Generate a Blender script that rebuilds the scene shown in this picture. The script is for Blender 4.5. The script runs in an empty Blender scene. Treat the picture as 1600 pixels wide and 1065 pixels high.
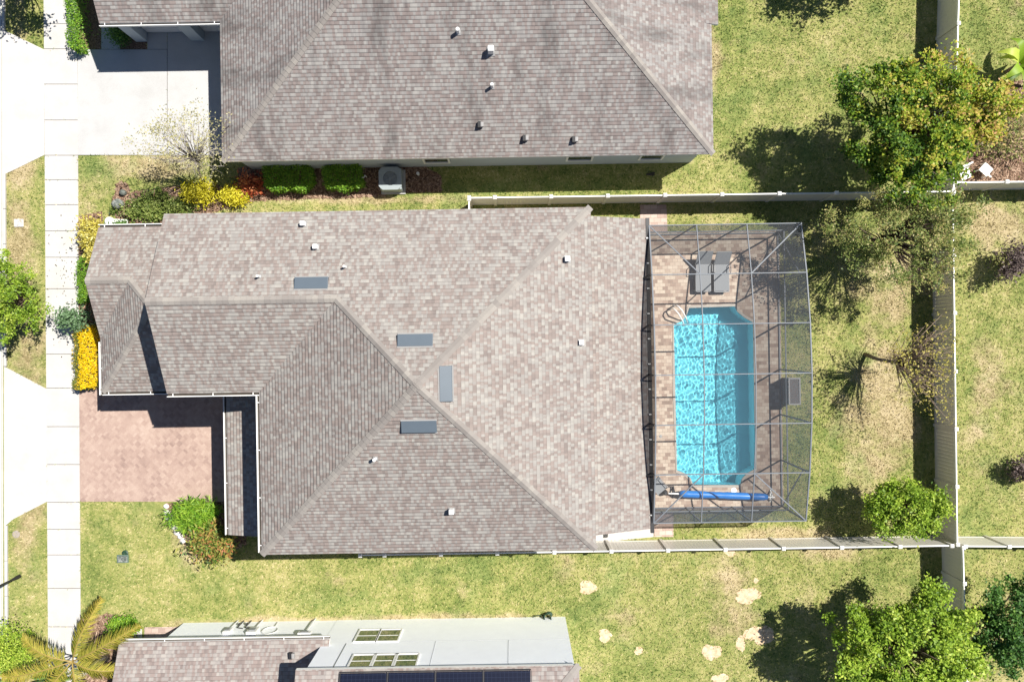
import bpy, bmesh, math, random
import numpy as np
from mathutils import Vector, Matrix
from mathutils.geometry import tessellate_polygon

# ---------------------------------------------------------------- camera, sky, sun, exposure
H = 35.0            # drone height (m)
S = 0.0287          # metres per photo pixel on the ground
ROLL = 0.016        # the lots are turned about one degree against the frame
sc = bpy.context.scene
COL = sc.collection
cam_d = bpy.data.cameras.new('camera'); cam = bpy.data.objects.new('camera', cam_d); COL.objects.link(cam)
cam.location = (0, 0, H); cam.rotation_euler = (0, 0, -ROLL)
cam_d.sensor_width = 36; cam_d.angle = 2*math.atan(800*S/H); cam_d.clip_end = 2000
sc.camera = cam
SUN_DIR = Vector((-0.565, -0.31, -1.0)).normalized()
world = bpy.data.worlds.new('World'); sc.world = world; world.use_nodes = True
wn = world.node_tree
sky = wn.nodes.new('ShaderNodeTexSky'); sky.sky_type = 'NISHITA'; sky.sun_disc = False
sky.air_density = .75; sky.dust_density = .3; sky.ozone_density = 3.5; sky.sun_elevation = math.asin(-SUN_DIR.z); sky.sun_rotation = math.atan2(-SUN_DIR.x, -SUN_DIR.y)
bg = wn.nodes['Background']; bg.inputs['Strength'].default_value = 0.057
wn.links.new(sky.outputs[0], bg.inputs[0])
sun_d = bpy.data.lights.new('sun', 'SUN'); sun_d.energy = 5.0; sun_d.angle = math.radians(0.5); sun_d.color = (1, .955, .88)
sun = bpy.data.objects.new('sun', sun_d); COL.objects.link(sun)
sun.rotation_euler = SUN_DIR.to_track_quat('-Z', 'Y').to_euler(); sun.location = (20, 10, 40)
sc.view_settings.view_transform = 'Standard'; sc.view_settings.look = 'None'
sc.view_settings.gamma = 1; sc.view_settings.exposure = 0.76
sc.cycles.max_bounces = 8; sc.cycles.transparent_max_bounces = 16
R = random.Random(7); G = np.random.default_rng(11)

# ---------------------------------------------------------------- coordinates
def P(px, py, z=0.0):
    """photo pixel of a point whose height z is known -> its place in the world"""
    f = (H-z)/H*S
    dx, dy = (px-800)*f, -(py-532.5)*f
    return Vector((dx+ROLL*dy, dy-ROLL*dx, z))
def W(x, y, z=0.0):
    """plan units (one photo pixel on the ground, y southwards) -> metres"""
    return Vector((x*S, -y*S, z))

# ---------------------------------------------------------------- node helpers
class NT:
    def __init__(s, name, rough=.8, spec=.3):
        s.m = bpy.data.materials.new(name); s.m.use_nodes = True; s.t = s.m.node_tree
        s.b = s.t.nodes['Principled BSDF']; s.out = s.t.nodes['Material Output']
        s.b.inputs['Roughness'].default_value = rough; s.b.inputs['Specular IOR Level'].default_value = spec
    def n(s, typ, **kw):
        nd = s.t.nodes.new(typ)
        for k, v in kw.items(): setattr(nd, k, v)
        return nd
    def l(s, a, b): s.t.links.new(a, b)
    def put(s, sock, v):
        if hasattr(v, 'is_linked') or hasattr(v, 'links'): s.l(v, sock)
        else: sock.default_value = v
    def math(s, op, a, b=0.0, c=0.0):
        nd = s.n('ShaderNodeMath', operation=op)
        s.put(nd.inputs[0], a); s.put(nd.inputs[1], b); s.put(nd.inputs[2], c)
        return nd.outputs[0]
    def noise(s, scale, detail=3, rough=.55, vec=None, dist=0.0):
        nd = s.n('ShaderNodeTexNoise'); nd.inputs['Scale'].default_value = scale
        nd.inputs['Detail'].default_value = detail; nd.inputs['Roughness'].default_value = rough
        nd.inputs['Distortion'].default_value = dist
        if vec is not None: s.l(vec, nd.inputs['Vector'])
        return nd.outputs['Fac']
    def pos(s): return s.n('ShaderNodeNewGeometry').outputs['Position']
    def uv(s): return s.n('ShaderNodeTexCoord').outputs['UV']
    def mapv(s, vec, scale=(1, 1, 1), rot=(0, 0, 0)):
        nd = s.n('ShaderNodeMapping'); nd.inputs['Scale'].default_value = scale; nd.inputs['Rotation'].default_value = rot
        s.l(vec, nd.inputs['Vector']); return nd.outputs[0]
    def ramp(s, fac, stops, interp='LINEAR'):
        nd = s.n('ShaderNodeValToRGB'); nd.color_ramp.interpolation = interp
        e = nd.color_ramp.elements
        while len(e) > 1: e.remove(e[0])
        e[0].position = stops[0][0]; e[0].color = (*stops[0][1], 1)
        for p, c in stops[1:]:
            k = e.new(p); k.color = (*c, 1)
        s.put(nd.inputs[0], fac); return nd.outputs[0]
    def mix(s, fac, a, b, blend='MIX'):
        nd = s.n('ShaderNodeMix', data_type='RGBA', blend_type=blend)
        s.put(nd.inputs[0], fac)
        for sock, v in ((nd.inputs[6], a), (nd.inputs[7], b)):
            if isinstance(v, tuple): sock.default_value = (*v, 1) if len(v) == 3 else v
            else: s.l(v, sock)
        return nd.outputs[2]
    def attr(s, name): return s.n('ShaderNodeAttribute', attribute_name=name).outputs['Fac']
    def bump(s, h, strength=.5, dist=.02):
        nd = s.n('ShaderNodeBump'); nd.inputs['Strength'].default_value = strength; nd.inputs['Distance'].default_value = dist
        s.l(h, nd.inputs['Height']); s.l(nd.outputs[0], s.b.inputs['Normal'])
    def col(s, c):
        if isinstance(c, tuple): s.b.inputs['Base Color'].default_value = (*c, 1)
        else: s.l(c, s.b.inputs['Base Color'])
        return s

def sepxyz(t, vec):
    nd = t.n('ShaderNodeSeparateXYZ'); t.l(vec, nd.inputs[0]); return nd.outputs
def whitenoise(t, x, y):
    c = t.n('ShaderNodeCombineXYZ'); t.put(c.inputs[0], x); t.put(c.inputs[1], y)
    w = t.n('ShaderNodeTexWhiteNoise', noise_dimensions='2D'); t.l(c.outputs[0], w.inputs['Vector']); return w.outputs['Value']

def shingle_mat(name, cols, stain=.5, seed=0.0):
    t = NT(name, .92, .15); o = sepxyz(t, t.uv()); u, v = o[0], o[1]
    rv = t.math('ADD', t.math('DIVIDE', v, .145), 100.0+seed)
    row = t.math('FLOOR', rv); fv = t.math('FRACT', rv)
    off = t.math('MULTIPLY', whitenoise(t, row, 3.0), 7.0)
    uu = t.math('ADD', t.math('ADD', u, off), 200.0)
    c1 = t.math('FLOOR', t.math('DIVIDE', uu, .10)); c2 = t.math('FLOOR', t.math('DIVIDE', t.math('ADD', uu, .11), .175))
    r1 = whitenoise(t, c1, row); r2 = whitenoise(t, c2, t.math('ADD', row, 57.0))
    big = t.noise(.8, 3, .6, t.uv())
    val = t.math('ADD', t.math('ADD', t.math('MULTIPLY', r1, .48), t.math('MULTIPLY', r2, .36)), t.math('MULTIPLY', big, .16))
    c = t.ramp(val, cols)
    grit = t.noise(55, 2, .7, t.uv())
    c = t.mix(.25, c, t.ramp(grit, [(.3, (.35, .35, .35)), (.7, (.68, .67, .66))]), 'OVERLAY')
    st = t.noise(.55, 5, .65, t.mapv(t.uv(), (1.6, .45, 1)))
    c = t.mix(t.math('MULTIPLY', t.ramp(st, [(.50, (0, 0, 0)), (.70, (1, 1, 1))]), stain), c, (.085, .078, .076))
    butt_shadow = t.math('LESS_THAN', fv, .13)
    c = t.mix(t.math('MULTIPLY', butt_shadow, .26), c, (.05, .043, .04))  # shadow line at each course's butt edge, painted into the colour
    t.col(c)
    h = t.math('ADD', t.math('MINIMUM', t.math('DIVIDE', fv, .22), t.math('DIVIDE', t.math('SUBTRACT', 1.0, fv), .78)), t.math('MULTIPLY', r1, .25))
    t.bump(t.math('ADD', h, t.math('MULTIPLY', grit, .12)), 1.0, .012)
    return t.m
def plain(name, c, rough=.6, spec=.3, var=.12, scale=3.0, metal=0.0):
    t = NT(name, rough, spec)
    n = t.noise(scale, 5, .6, t.pos())
    t.col(t.mix(n, tuple(x*(1-var) for x in c), tuple(min(1, x*(1+var)) for x in c)))
    t.b.inputs['Metallic'].default_value = metal
    return t.m
def leaf_mat(name, stops, rough=.5, trans=.35):
    t = NT(name, rough, .35)
    c = t.ramp(t.attr('rnd'), stops)
    t.col(c)
    tr = t.n('ShaderNodeBsdfTranslucent'); t.l(c, tr.inputs['Color'])
    mx = t.n('ShaderNodeMixShader'); mx.inputs[0].default_value = trans
    t.l(t.b.outputs[0], mx.inputs[1]); t.l(tr.outputs[0], mx.inputs[2]); t.l(mx.outputs[0], t.out.inputs['Surface'])
    return t.m
def area(t, p, spots):
    """1 inside any of the listed patches of lawn (photo pixels on the ground), fading outwards"""
    acc = None
    for x, y, rx, ry, k in spots:
        c = P(x, y); m = t.n('ShaderNodeMapping', vector_type='POINT'); sx, sy = 1/(rx*S), 1/(ry*S)
        m.inputs['Location'].default_value = (-c.x*sx, -c.y*sy, 0); m.inputs['Scale'].default_value = (sx, sy, 0); t.l(p, m.inputs['Vector'])
        ln = t.n('ShaderNodeVectorMath', operation='LENGTH'); t.l(m.outputs[0], ln.inputs[0])
        v = t.math('MULTIPLY', t.math('MAXIMUM', t.math('SUBTRACT', 1.25, ln.outputs['Value']), 0.0), k)
        acc = v if acc is None else t.math('MAXIMUM', acc, v)
    return t.math('MINIMUM', acc, 1.0)
DRY = [(1368, 640, 62, 130, 1.1), (1395, 445, 60, 70, 1.0), (1560, 345, 70, 60, .9), (1230, 838, 75, 18, 1.2), (36, 500, 34, 520, .75), (600, 968, 330, 12, 1.1), (1150, 915, 60, 90, .6),
       (300, 830, 30, 60, .9), (570, 312, 200, 9, .8), (1110, 30, 16, 160, .9), (1290, 860, 120, 20, .7), (240, 258, 110, 22, .8), (1540, 640, 40, 120, .5)]
LUSH = [(720, 895, 130, 30, .9), (800, 292, 160, 12, 1.2), (150, 260, 34, 50, .7), (1300, 700, 30, 120, .6), (560, 930, 60, 30, .8), (1530, 800, 60, 80, .8), (1180, 170, 90, 110, .5), (960, 900, 90, 60, .6), (170, 850, 50, 70, .4)]
def grass_color(t, withrnd):
    p = t.pos()
    a = t.noise(.25, 4, .6, p); b = t.noise(1.3, 5, .7, p); f = t.noise(6.5, 4, .75, p)
    v = t.math('ADD', t.math('ADD', t.math('MULTIPLY', a, .30), t.math('MULTIPLY', b, .38)), t.math('MULTIPLY', f, .32))
    if withrnd: v = t.math('ADD', v, t.math('MULTIPLY', t.math('SUBTRACT', t.attr('rnd'), .5), .30))
    c = t.ramp(v, [(.33, (.075, .125, .028)), (.43, (.185, .245, .058)), (.51, (.325, .345, .108)), (.58, (.47, .43, .180)), (.68, (.61, .54, .30))])
    n1 = t.noise(.5, 5, .68, t.mapv(p, (1, 1, 1), (0, 0, .6)))
    dry = t.math('ADD', t.math('MULTIPLY', area(t, p, DRY), .31), n1)
    c = t.mix(t.ramp(dry, [(.565, (0, 0, 0)), (.74, (.85, .85, .85))]), c, t.ramp(v, [(.36, (.27, .20, .10)), (.50, (.50, .40, .235)), (.64, (.68, .56, .39))]))
    n2 = t.noise(.6, 5, .66, t.mapv(p, (1, 1, 1), (0, 0, 2.1)))
    lush = t.math('ADD', t.math('MULTIPLY', area(t, p, LUSH), .15), n2)
    c = t.mix(t.ramp(lush, [(.53, (0, 0, 0)), (.70, (.7, .7, .7))]), c, t.ramp(v, [(.36, (.060, .120, .030)), (.50, (.18, .265, .070)), (.62, (.32, .38, .125))]))
    return c
def brick_mat(name, cols, mortar, bw, bh, rot=0.0, ms=.006, rough=.85, var=.5):
    t = NT(name, rough, .2); p = t.mapv(t.pos(), (1, 1, 1), (0, 0, rot))
    b = t.n('ShaderNodeTexBrick'); b.offset = .5
    b.inputs['Color1'].default_value = (0, 0, 0, 1); b.inputs['Color2'].default_value = (1, 1, 1, 1)
    b.inputs['Mortar'].default_value = (.5, .5, .5, 1); b.inputs['Scale'].default_value = 1
    b.inputs['Mortar Size'].default_value = ms; b.inputs['Brick Width'].default_value = bw; b.inputs['Row Height'].default_value = bh
    t.l(p, b.inputs['Vector'])
    n = t.noise(.9, 4, .6, t.pos())
    v = t.math('ADD', t.math('MULTIPLY', b.outputs['Color'], var), t.math('MULTIPLY', n, 1-var))
    c = t.ramp(v, cols)
    f = t.noise(30, 3, .7, t.pos())
    c = t.mix(.3, c, t.ramp(f, [(.3, (.3, .3, .3)), (.7, (.7, .7, .7))]), 'OVERLAY')
    c = t.mix(t.math('MULTIPLY', b.outputs['Fac'], .6), c, mortar)
    t.col(c); t.bump(t.math('ADD', t.math('SUBTRACT', 1.0, b.outputs['Fac']), t.math('MULTIPLY', f, .3)), .5, .006)
    return t.m

M = {}
SH = [(.14, (.188, .160, .148)), (.30, (.222, .188, .172)), (.44, (.252, .209, .190)), (.52, (.252, .234, .219)), (.66, (.284, .268, .249)), (.86, (.330, .312, .284))]
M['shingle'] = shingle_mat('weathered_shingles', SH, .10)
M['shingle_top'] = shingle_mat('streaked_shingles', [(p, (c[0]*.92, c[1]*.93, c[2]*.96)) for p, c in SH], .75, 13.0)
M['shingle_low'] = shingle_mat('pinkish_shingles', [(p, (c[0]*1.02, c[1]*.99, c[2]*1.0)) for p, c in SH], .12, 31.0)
t = NT('ridge_shingles', .9, .15); t.col(t.mix(t.noise(30, 3, .7, t.pos()), (.22, .20, .185), t.ramp(t.attr('rnd'), [(0, (.215, .193, .178)), (.5, (.27, .248, .228)), (1, (.36, .335, .297))])))
M['ridge'] = t.m
M['white'] = plain('white_paint', (.78, .78, .76), .45, .4, .04)
M['gutterdirt'] = plain('gutter_dirt', (.07, .06, .05), .9, .1, .3, 6)
M['fascia'] = plain('fascia_paint', (.66, .66, .66), .5, .4, .05)
M['stucco'] = plain('pale_stucco', (.88, .91, .95), .9, .1, .05, 2.0)
M['stucco_grey'] = plain('grey_stucco', (.40, .45, .49), .9, .1, .06, 2.0)
M['stucco_tan'] = plain('tan_stucco', (.50, .45, .38), .9, .1, .06, 2.0)
t = NT('grass_ground', .95, .1); t.col(t.mix(.25, grass_color(t, False), (.17, .14, .07)))
t.bump(t.noise(22, 4, .75, t.pos()), .9, .05); M['ground'] = t.m
t = NT('grass_blades', .8, .2); c = grass_color(t, True); t.col(c)
tr = t.n('ShaderNodeBsdfTranslucent'); t.l(c, tr.inputs[0]); mx = t.n('ShaderNodeMixShader'); mx.inputs[0].default_value = .25
t.l(t.b.outputs[0], mx.inputs[1]); t.l(tr.outputs[0], mx.inputs[2]); t.l(mx.outputs[0], t.out.inputs[0]); M['blade'] = t.m
def concrete(name, c, stain=(.42, .37, .31)):
    t = NT(name, .85, .2); a = t.noise(.9, 6, .65, t.pos()); b = t.noise(26, 3, .7, t.pos())
    k = t.mix(t.ramp(a, [(.45, (0, 0, 0)), (.75, (.5, .5, .5))]), c, stain)
    k = t.mix(.15, k, t.ramp(b, [(.3, (.3, .3, .3)), (.7, (.7, .7, .7))]), 'OVERLAY')
    t.col(k); t.bump(b, .3, .004); return t.m
M['walk'] = concrete('sidewalk_concrete', (.475, .462, .445), (.37, .35, .325))
M['concrete'] = concrete('driveway_concrete', (.435, .435, .43), (.335, .325, .315))
M['apron'] = concrete('apron_concrete', (.50, .482, .46), (.39, .365, .335))
M['asphalt'] = concrete('pale_street', (.50, .49, .47), (.40, .38, .36))
M['soilcover'] = plain('dusty_lid', (.33, .29, .25), .9, .1, .2, 6)
M['soil'] = plain('joint_soil', (.06, .040, .028), .95, .1, .3, 8)
DK = [(.12, (.20, .145, .115)), (.35, (.33, .245, .195)), (.55, (.40, .32, .255)), (.75, (.46, .385, .31)), (.9, (.52, .45, .37))]
M['deck'] = brick_mat('deck_pavers', DK, (.20, .16, .13), .23, .155, 0, .006, .85, .62)
t = NT('driveway_pavers', .85, .2); o = sepxyz(t, t.mapv(t.pos(), (1, 1, 1), (0, 0, math.radians(45))))
u_, v_ = t.math('DIVIDE', t.math('ADD', o[0], 80.0), .22), t.math('DIVIDE', t.math('ADD', o[1], 80.0), .22)
par = t.math('MODULO', t.math('ADD', t.math('FLOOR', u_), t.math('FLOOR', v_)), 2.0)
half = t.math('FLOOR', t.math('MULTIPLY', t.math('ADD', t.math('MULTIPLY', t.math('FRACT', u_), par), t.math('MULTIPLY', t.math('FRACT', v_), t.math('SUBTRACT', 1.0, par))), 2.0))
rw = whitenoise(t, t.math('ADD', t.math('FLOOR', u_), t.math('MULTIPLY', half, .37)), t.math('FLOOR', v_))
vv_ = t.math('ADD', t.math('MULTIPLY', rw, .22), t.math('ADD', t.math('MULTIPLY', t.noise(.7, 5, .65, t.pos()), .62), t.math('MULTIPLY', par, .06)))
t.col(t.mix(.35, t.ramp(vv_, [(.2, (.25, .175, .15)), (.4, (.34, .245, .205)), (.6, (.40, .30, .25)), (.85, (.46, .37, .32))]), t.ramp(t.noise(28, 3, .7, t.pos()), [(.3, (.3, .3, .3)), (.7, (.7, .7, .7))]), 'OVERLAY'))
t.bump(rw, .4, .006); M['herring'] = t.m
M['path'] = brick_mat('path_pavers', [(.15, (.30, .22, .19)), (.5, (.44, .33, .28)), (.85, (.52, .43, .37))], (.2, .16, .13), .3, .2, 0, .008)
t = NT('mulch', .95, .05); t.col(t.ramp(t.noise(16, 4, .75, t.pos()), [(.3, (.075, .045, .03)), (.5, (.20, .125, .085)), (.7, (.36, .25, .18))])); t.bump(t.noise(20, 3, .8, t.pos()), 1, .04); M['mulch'] = t.m
t = NT('mulch_chips', .9, .1); t.col(t.ramp(t.attr('rnd'), [(0, (.07, .04, .028)), (.5, (.22, .14, .095)), (1, (.42, .30, .22))])); M['chip'] = t.m
t = NT('bare_sand', .95, .05); t.col(t.ramp(t.noise(5, 5, .7, t.pos()), [(.3, (.40, .27, .16)), (.5, (.58, .435, .29)), (.7, (.70, .565, .41))])); t.bump(t.noise(14, 4, .7, t.pos()), .7, .04); M['sand'] = t.m
M['vinyl'] = plain('almond_vinyl', (.66, .63, .57), .4, .4, .03, 1.2)
M['vinyl_cap'] = plain('white_vinyl', (.80, .79, .76), .4, .4, .03)
M['alu'] = plain('grey_aluminium', (.16, .175, .195), .6, .35, .05, 3)
M['darkmetal'] = plain('dark_and_shaded_metal', (.035, .034, .036), .45, .4, .1, 3)  # dark panel frames; on the cage riser it paints in the shade
M['ventmetal'] = plain('blue_grey_metal', (.088, .112, .137), .45, .4, .10, 2)
M['lead'] = plain('dull_lead', (.27, .265, .26), .5, .4, .1, 20)
M['darkplastic'] = plain('dark_plastic', (.03, .03, .032), .45, .4, .1, 5)
M['greyplastic'] = plain('grey_plastic', (.22, .23, .24), .5, .4, .1, 5)
M['sling'] = plain('grey_sling', (.215, .225, .235), .8, .2, .08, 30)
M['bark'] = plain('brown_bark', (.16, .12, .09), .95, .1, .35, 12)
M['warmbark'] = plain('warm_bark', (.27, .205, .15), .95, .1, .3, 12)
M['palebark'] = plain('pale_bark', (.42, .38, .33), .9, .1, .25, 14)
t = NT('boulder', .9, .2); t.col(t.ramp(t.noise(7, 5, .7, t.pos()), [(.35, (.06, .075, .065)), (.5, (.16, .18, .165)), (.66, (.36, .37, .34))])); t.bump(t.noise(9, 5, .7, t.pos()), 1.0, .08); M['rock'] = t.m
M['whiterock'] = plain('white_stone', (.62, .58, .54), .9, .2, .2, 9)
M['greenbox'] = plain('green_plastic', (.10, .15, .12), .6, .3, .25, 6)
M['blackiron'] = plain('black_iron', (.02, .02, .022), .5, .4, .1, 6)
M['acgrey'] = plain('unit_metal', (.28, .32, .335), .45, .5, .06, 3)
M['hose'] = plain('green_hose', (.018, .05, .03), .4, .5, .2, 10)
t = NT('blue_cover', .35, .4); t.col(t.mix(t.noise(9, 3, .6, t.pos()), (.010, .12, .42), (.02, .20, .58))); M['bluecover'] = t.m
t = NT('coping_stone', .7, .3); t.col(t.mix(t.noise(7, 4, .6, t.pos()), (.26, .24, .21), (.42, .38, .33))); M['coping'] = t.m
t = NT('solar_cells', .22, .5); o = sepxyz(t, t.uv())
g = t.math('MAXIMUM', t.math('LESS_THAN', t.math('FRACT', t.math('MULTIPLY', o[0], 6.3)), .07), t.math('LESS_THAN', t.math('FRACT', t.math('MULTIPLY', o[1], 6.3)), .07))
t.col(t.mix(g, (.008, .010, .022), (.018, .023, .045))); M['solar'] = t.m
t = NT('window_glass', .04, .6); t.col(t.mix(t.noise(1.3, 2, .5, t.pos()), (.03, .045, .045), (.06, .08, .075))); t.b.inputs['Specular IOR Level'].default_value = .9; t.b.inputs['IOR'].default_value = 2.2; M['glass'] = t.m
def screen_mat(name, opac, c):
    t = NT(name, .7, .2); t.col(t.mix(t.noise(40, 2, .6, t.pos()), tuple(x*.85 for x in c), c))
    tr = t.n('ShaderNodeBsdfTransparent'); mx = t.n('ShaderNodeMixShader'); mx.inputs[0].default_value = opac
    t.l(tr.outputs[0], mx.inputs[1]); t.l(t.b.outputs[0], mx.inputs[2]); t.l(mx.outputs[0], t.out.inputs[0]); return t.m
M['screen_roof'] = screen_mat('roof_screen_mesh', .12, (.20, .215, .235))
M['screen_wall'] = screen_mat('wall_screen_mesh', .60, (.115, .13, .16))
M['screen_riser'] = screen_mat('riser_screen_mesh', .78, (.035, .035, .04))  # darker mesh: the shade on the riser is put into its colour

# ---------------------------------------------------------------- mesh helpers
def tag(o, label=None, cat=None, group=None, kind=None):
    if label: o['label'] = label
    if cat: o['category'] = cat
    if group: o['group'] = group
    if kind: o['kind'] = kind
    return o
def thing(name, loc, label, cat, group=None):
    o = bpy.data.objects.new(name, None); COL.objects.link(o); o.location = Vector(loc); o.empty_display_size = .2
    return tag(o, label, cat, group)
def wloc(o):
    v = Vector(o.location)
    while o.parent: o = o.parent; v += o.location
    return v
class MB:
    def __init__(s): s.v = []; s.f = []; s.mi = []
    def add(s, vs, fs, mi=0):
        b = len(s.v); s.v += [tuple(x) for x in vs]
        for f in fs: s.f.append(tuple(b+i for i in f)); s.mi.append(mi)
        return s
    def poly(s, pts, mi=0): return s.add(pts, [tuple(range(len(pts)))], mi)
    def box(s, c, d, rz=0.0, mi=0, mat=None):
        x, y, z = d[0]/2, d[1]/2, d[2]/2
        vs = [Vector((a, b, e)) for e in (-z, z) for a, b in ((-x, -y), (x, -y), (x, y), (-x, y))]
        m = mat if mat is not None else Matrix.Rotation(rz, 3, 'Z')
        vs = [m @ v + Vector(c) for v in vs]
        return s.add(vs, [(3, 2, 1, 0), (4, 5, 6, 7), (0, 1, 5, 4), (1, 2, 6, 5), (2, 3, 7, 6), (3, 0, 4, 7)], mi)
    def bar(s, a, b, w, h, mi=0):
        """box section from a to b; w across, h upright"""
        a, b = Vector(a), Vector(b); d = (b-a); L = d.length; d.normalize()
        up = Vector((0, 0, 1)) if abs(d.z) < .95 else Vector((0, 1, 0))
        x = d.cross(up).normalized(); z = x.cross(d)
        m = Matrix((x, d, z)).transposed()
        return s.box((a+b)/2, (w, L, h), mat=m, mi=mi)
    def tube(s, pts, r, n=7, mi=0, cap=True):
        pts = [Vector(p) for p in pts]; rs = r if isinstance(r, (list, tuple)) else [r]*len(pts)
        b = len(s.v); ref = Vector((.13, .31, .94))
        for i, p in enumerate(pts):
            d = (pts[min(i+1, len(pts)-1)]-pts[max(i-1, 0)]).normalized()
            if abs(d.dot(ref)) > .97: ref = Vector((1, .1, 0))
            x = d.cross(ref).normalized(); y = d.cross(x)
            for k in range(n):
                a = 2*math.pi*k/n; s.v.append(tuple(p+(x*math.cos(a)+y*math.sin(a))*rs[i]))
        for i in range(len(pts)-1):
            for k in range(n):
                k2 = (k+1) % n; s.f.append((b+i*n+k, b+i*n+k2, b+(i+1)*n+k2, b+(i+1)*n+k)); s.mi.append(mi)
        if cap:
            s.f.append(tuple(b+k for k in reversed(range(n)))); s.mi.append(mi)
            e = b+(len(pts)-1)*n; s.f.append(tuple(e+k for k in range(n))); s.mi.append(mi)
        return s
    def lathe(s, c, prof, n=16, mi=0):
        b = len(s.v); c = Vector(c)
        for r, z in prof:
            for k in range(n):
                a = 2*math.pi*k/n; s.v.append((c.x+r*math.cos(a), c.y+r*math.sin(a), c.z+z))
        for i in range(len(prof)-1):
            for k in range(n):
                k2 = (k+1) % n; s.f.append((b+i*n+k, b+i*n+k2, b+(i+1)*n+k2, b+(i+1)*n+k)); s.mi.append(mi)
        e = b+(len(prof)-1)*n
        s.f.append(tuple(e+k for k in range(n))); s.mi.append(mi)
        s.f.append(tuple(b+k for k in reversed(range(n)))); s.mi.append(mi)
        return s
    def prism(s, pts, z0, z1, mi=0):
        n = len(pts); vs = [(p[0], p[1], z0) for p in pts]+[(p[0], p[1], z1) for p in pts]
        ar = sum(pts[i][0]*pts[(i+1) % n][1]-pts[(i+1) % n][0]*pts[i][1] for i in range(n))
        up, dn = tuple(range(n, 2*n)), tuple(reversed(range(n)))
        fs = [up, dn]+[(i, (i+1) % n, n+(i+1) % n, n+i) for i in range(n)]
        if ar < 0: fs = [tuple(reversed(f)) for f in fs]
        return s.add(vs, fs, mi)
    def build(s, name, mats, parent=None, smooth=False, uv=False, bevel=0.0, base=None):
        me = bpy.data.meshes.new(name)
        off = wloc(parent) if parent else Vector(base) if base is not None else Vector((0, 0, 0))
        me.from_pydata([(x-off.x, y-off.y, z-off.z) for x, y, z in s.v], [], s.f)
        for m in (mats if isinstance(mats, (list, tuple)) else [mats]): me.materials.append(m)
        me.polygons.foreach_set('material_index', s.mi)
        if smooth: me.polygons.foreach_set('use_smooth', [True]*len(me.polygons))
        if uv:
            lay = me.uv_layers.new(name='UVMap')
            for p in me.polygons:
                n = p.normal; up = Vector((0, 0, 1))-n*n.z
                if up.length < .05: ax, ay = Vector((1, 0, 0)), Vector((0, 1, 0))
                else: ay = up.normalized(); ax = ay.cross(n).normalized()
                for li in p.loop_indices:
                    c = me.vertices[me.loops[li].vertex_index].co+off
                    lay.data[li].uv = (c.dot(ax), c.dot(ay))
        me.update()
        o = bpy.data.objects.new(name, me); COL.objects.link(o)
        if parent: o.parent = parent
        elif base is not None: o.location = off
        if bevel:
            md = o.modifiers.new('bevel', 'BEVEL'); md.width = bevel; md.segments = 2; md.limit_method = 'ANGLE'
        return o
def struct(name, mb, mat, **k): return tag(mb.build(name, mat, **k), kind='structure')
def raw_mesh(name, verts, faces, mat, parent=None, rnd=None, smooth=False):
    """fast path for many small faces: verts (n,3), faces (m,k) arrays, rnd one value per vertex"""
    off = wloc(parent) if parent else Vector((0, 0, 0))
    me = bpy.data.meshes.new(name); verts = np.asarray(verts, np.float32)-np.array(off, np.float32)
    m, k = faces.shape
    me.vertices.add(len(verts)); me.vertices.foreach_set('co', verts.ravel())
    me.loops.add(m*k); me.loops.foreach_set('vertex_index', faces.ravel().astype(np.int32))
    me.polygons.add(m); me.polygons.foreach_set('loop_start', np.arange(0, m*k, k, dtype=np.int32))
    me.polygons.foreach_set('loop_total', np.full(m, k, np.int32))
    if smooth: me.polygons.foreach_set('use_smooth', np.ones(m, bool))
    if rnd is not None:
        a = me.attributes.new('rnd', 'FLOAT', 'POINT'); a.data.foreach_set('value', np.asarray(rnd, np.float32))
    me.materials.append(mat); me.update(calc_edges=True); me.validate()
    o = bpy.data.objects.new(name, me); COL.objects.link(o)
    if parent: o.parent = parent
    return o
def leaves(name, c, size, mat, parent, upness=.5, slim=.5, rnd=None, droop=0.0):
    """many separate leaf blades (folded quads) at the points c"""
    n = len(c); nrm = G.normal(size=(n, 3)); nrm /= np.linalg.norm(nrm, axis=1)[:, None]
    nrm[:, 2] = np.abs(nrm[:, 2]); nrm[:, 2] += upness; nrm /= np.linalg.norm(nrm, axis=1)[:, None]
    t = G.normal(size=(n, 3)); t -= nrm*(t*nrm).sum(1)[:, None]; t /= np.linalg.norm(t, axis=1)[:, None]
    b = np.cross(nrm, t); L = size*G.uniform(.6, 1.35, (n, 1)); w = L*slim
    tip = c+t*L; tip[:, 2] -= droop*L[:, 0]
    mid = c+t*L*.5
    v = np.stack([c, mid+b*w*.5, tip, mid-b*w*.5], 1).reshape(-1, 3)
    f = np.arange(4*n).reshape(n, 4)
    r = G.uniform(0, 1, n) if rnd is None else rnd
    return raw_mesh(name, v, f, mat, parent, np.repeat(r, 4))
def inside(px, py, poly):
    q = np.asarray(poly, float); ok = np.zeros(len(px), bool); j = len(q)-1
    for i in range(len(q)):
        c = ((q[i, 1] > py) != (q[j, 1] > py)) & (px < (q[j, 0]-q[i, 0])*(py-q[i, 1])/(q[j, 1]-q[i, 1]+1e-12)+q[i, 0])
        ok ^= c; j = i
    return ok
def Parr(px, py, z):
    f = (H-z)/H*S; dx = (px-800)*f; dy = -(py-532.5)*f
    return np.stack([dx+ROLL*dy, dy-ROLL*dx, np.broadcast_to(z, px.shape)], 1)
def rect(x0, y0, x1, y1): return [(x0, y0), (x1, y0), (x1, y1), (x0, y1)]
def sheet(name, polys, z, mat):
    """flat sheets with a little thickness, given as ground pixels"""
    mb = MB()
    for q in polys:
        mb.prism([P(x, y)[:2] for x, y in q], z-.05, z)
    return struct(name, mb, mat)
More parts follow.
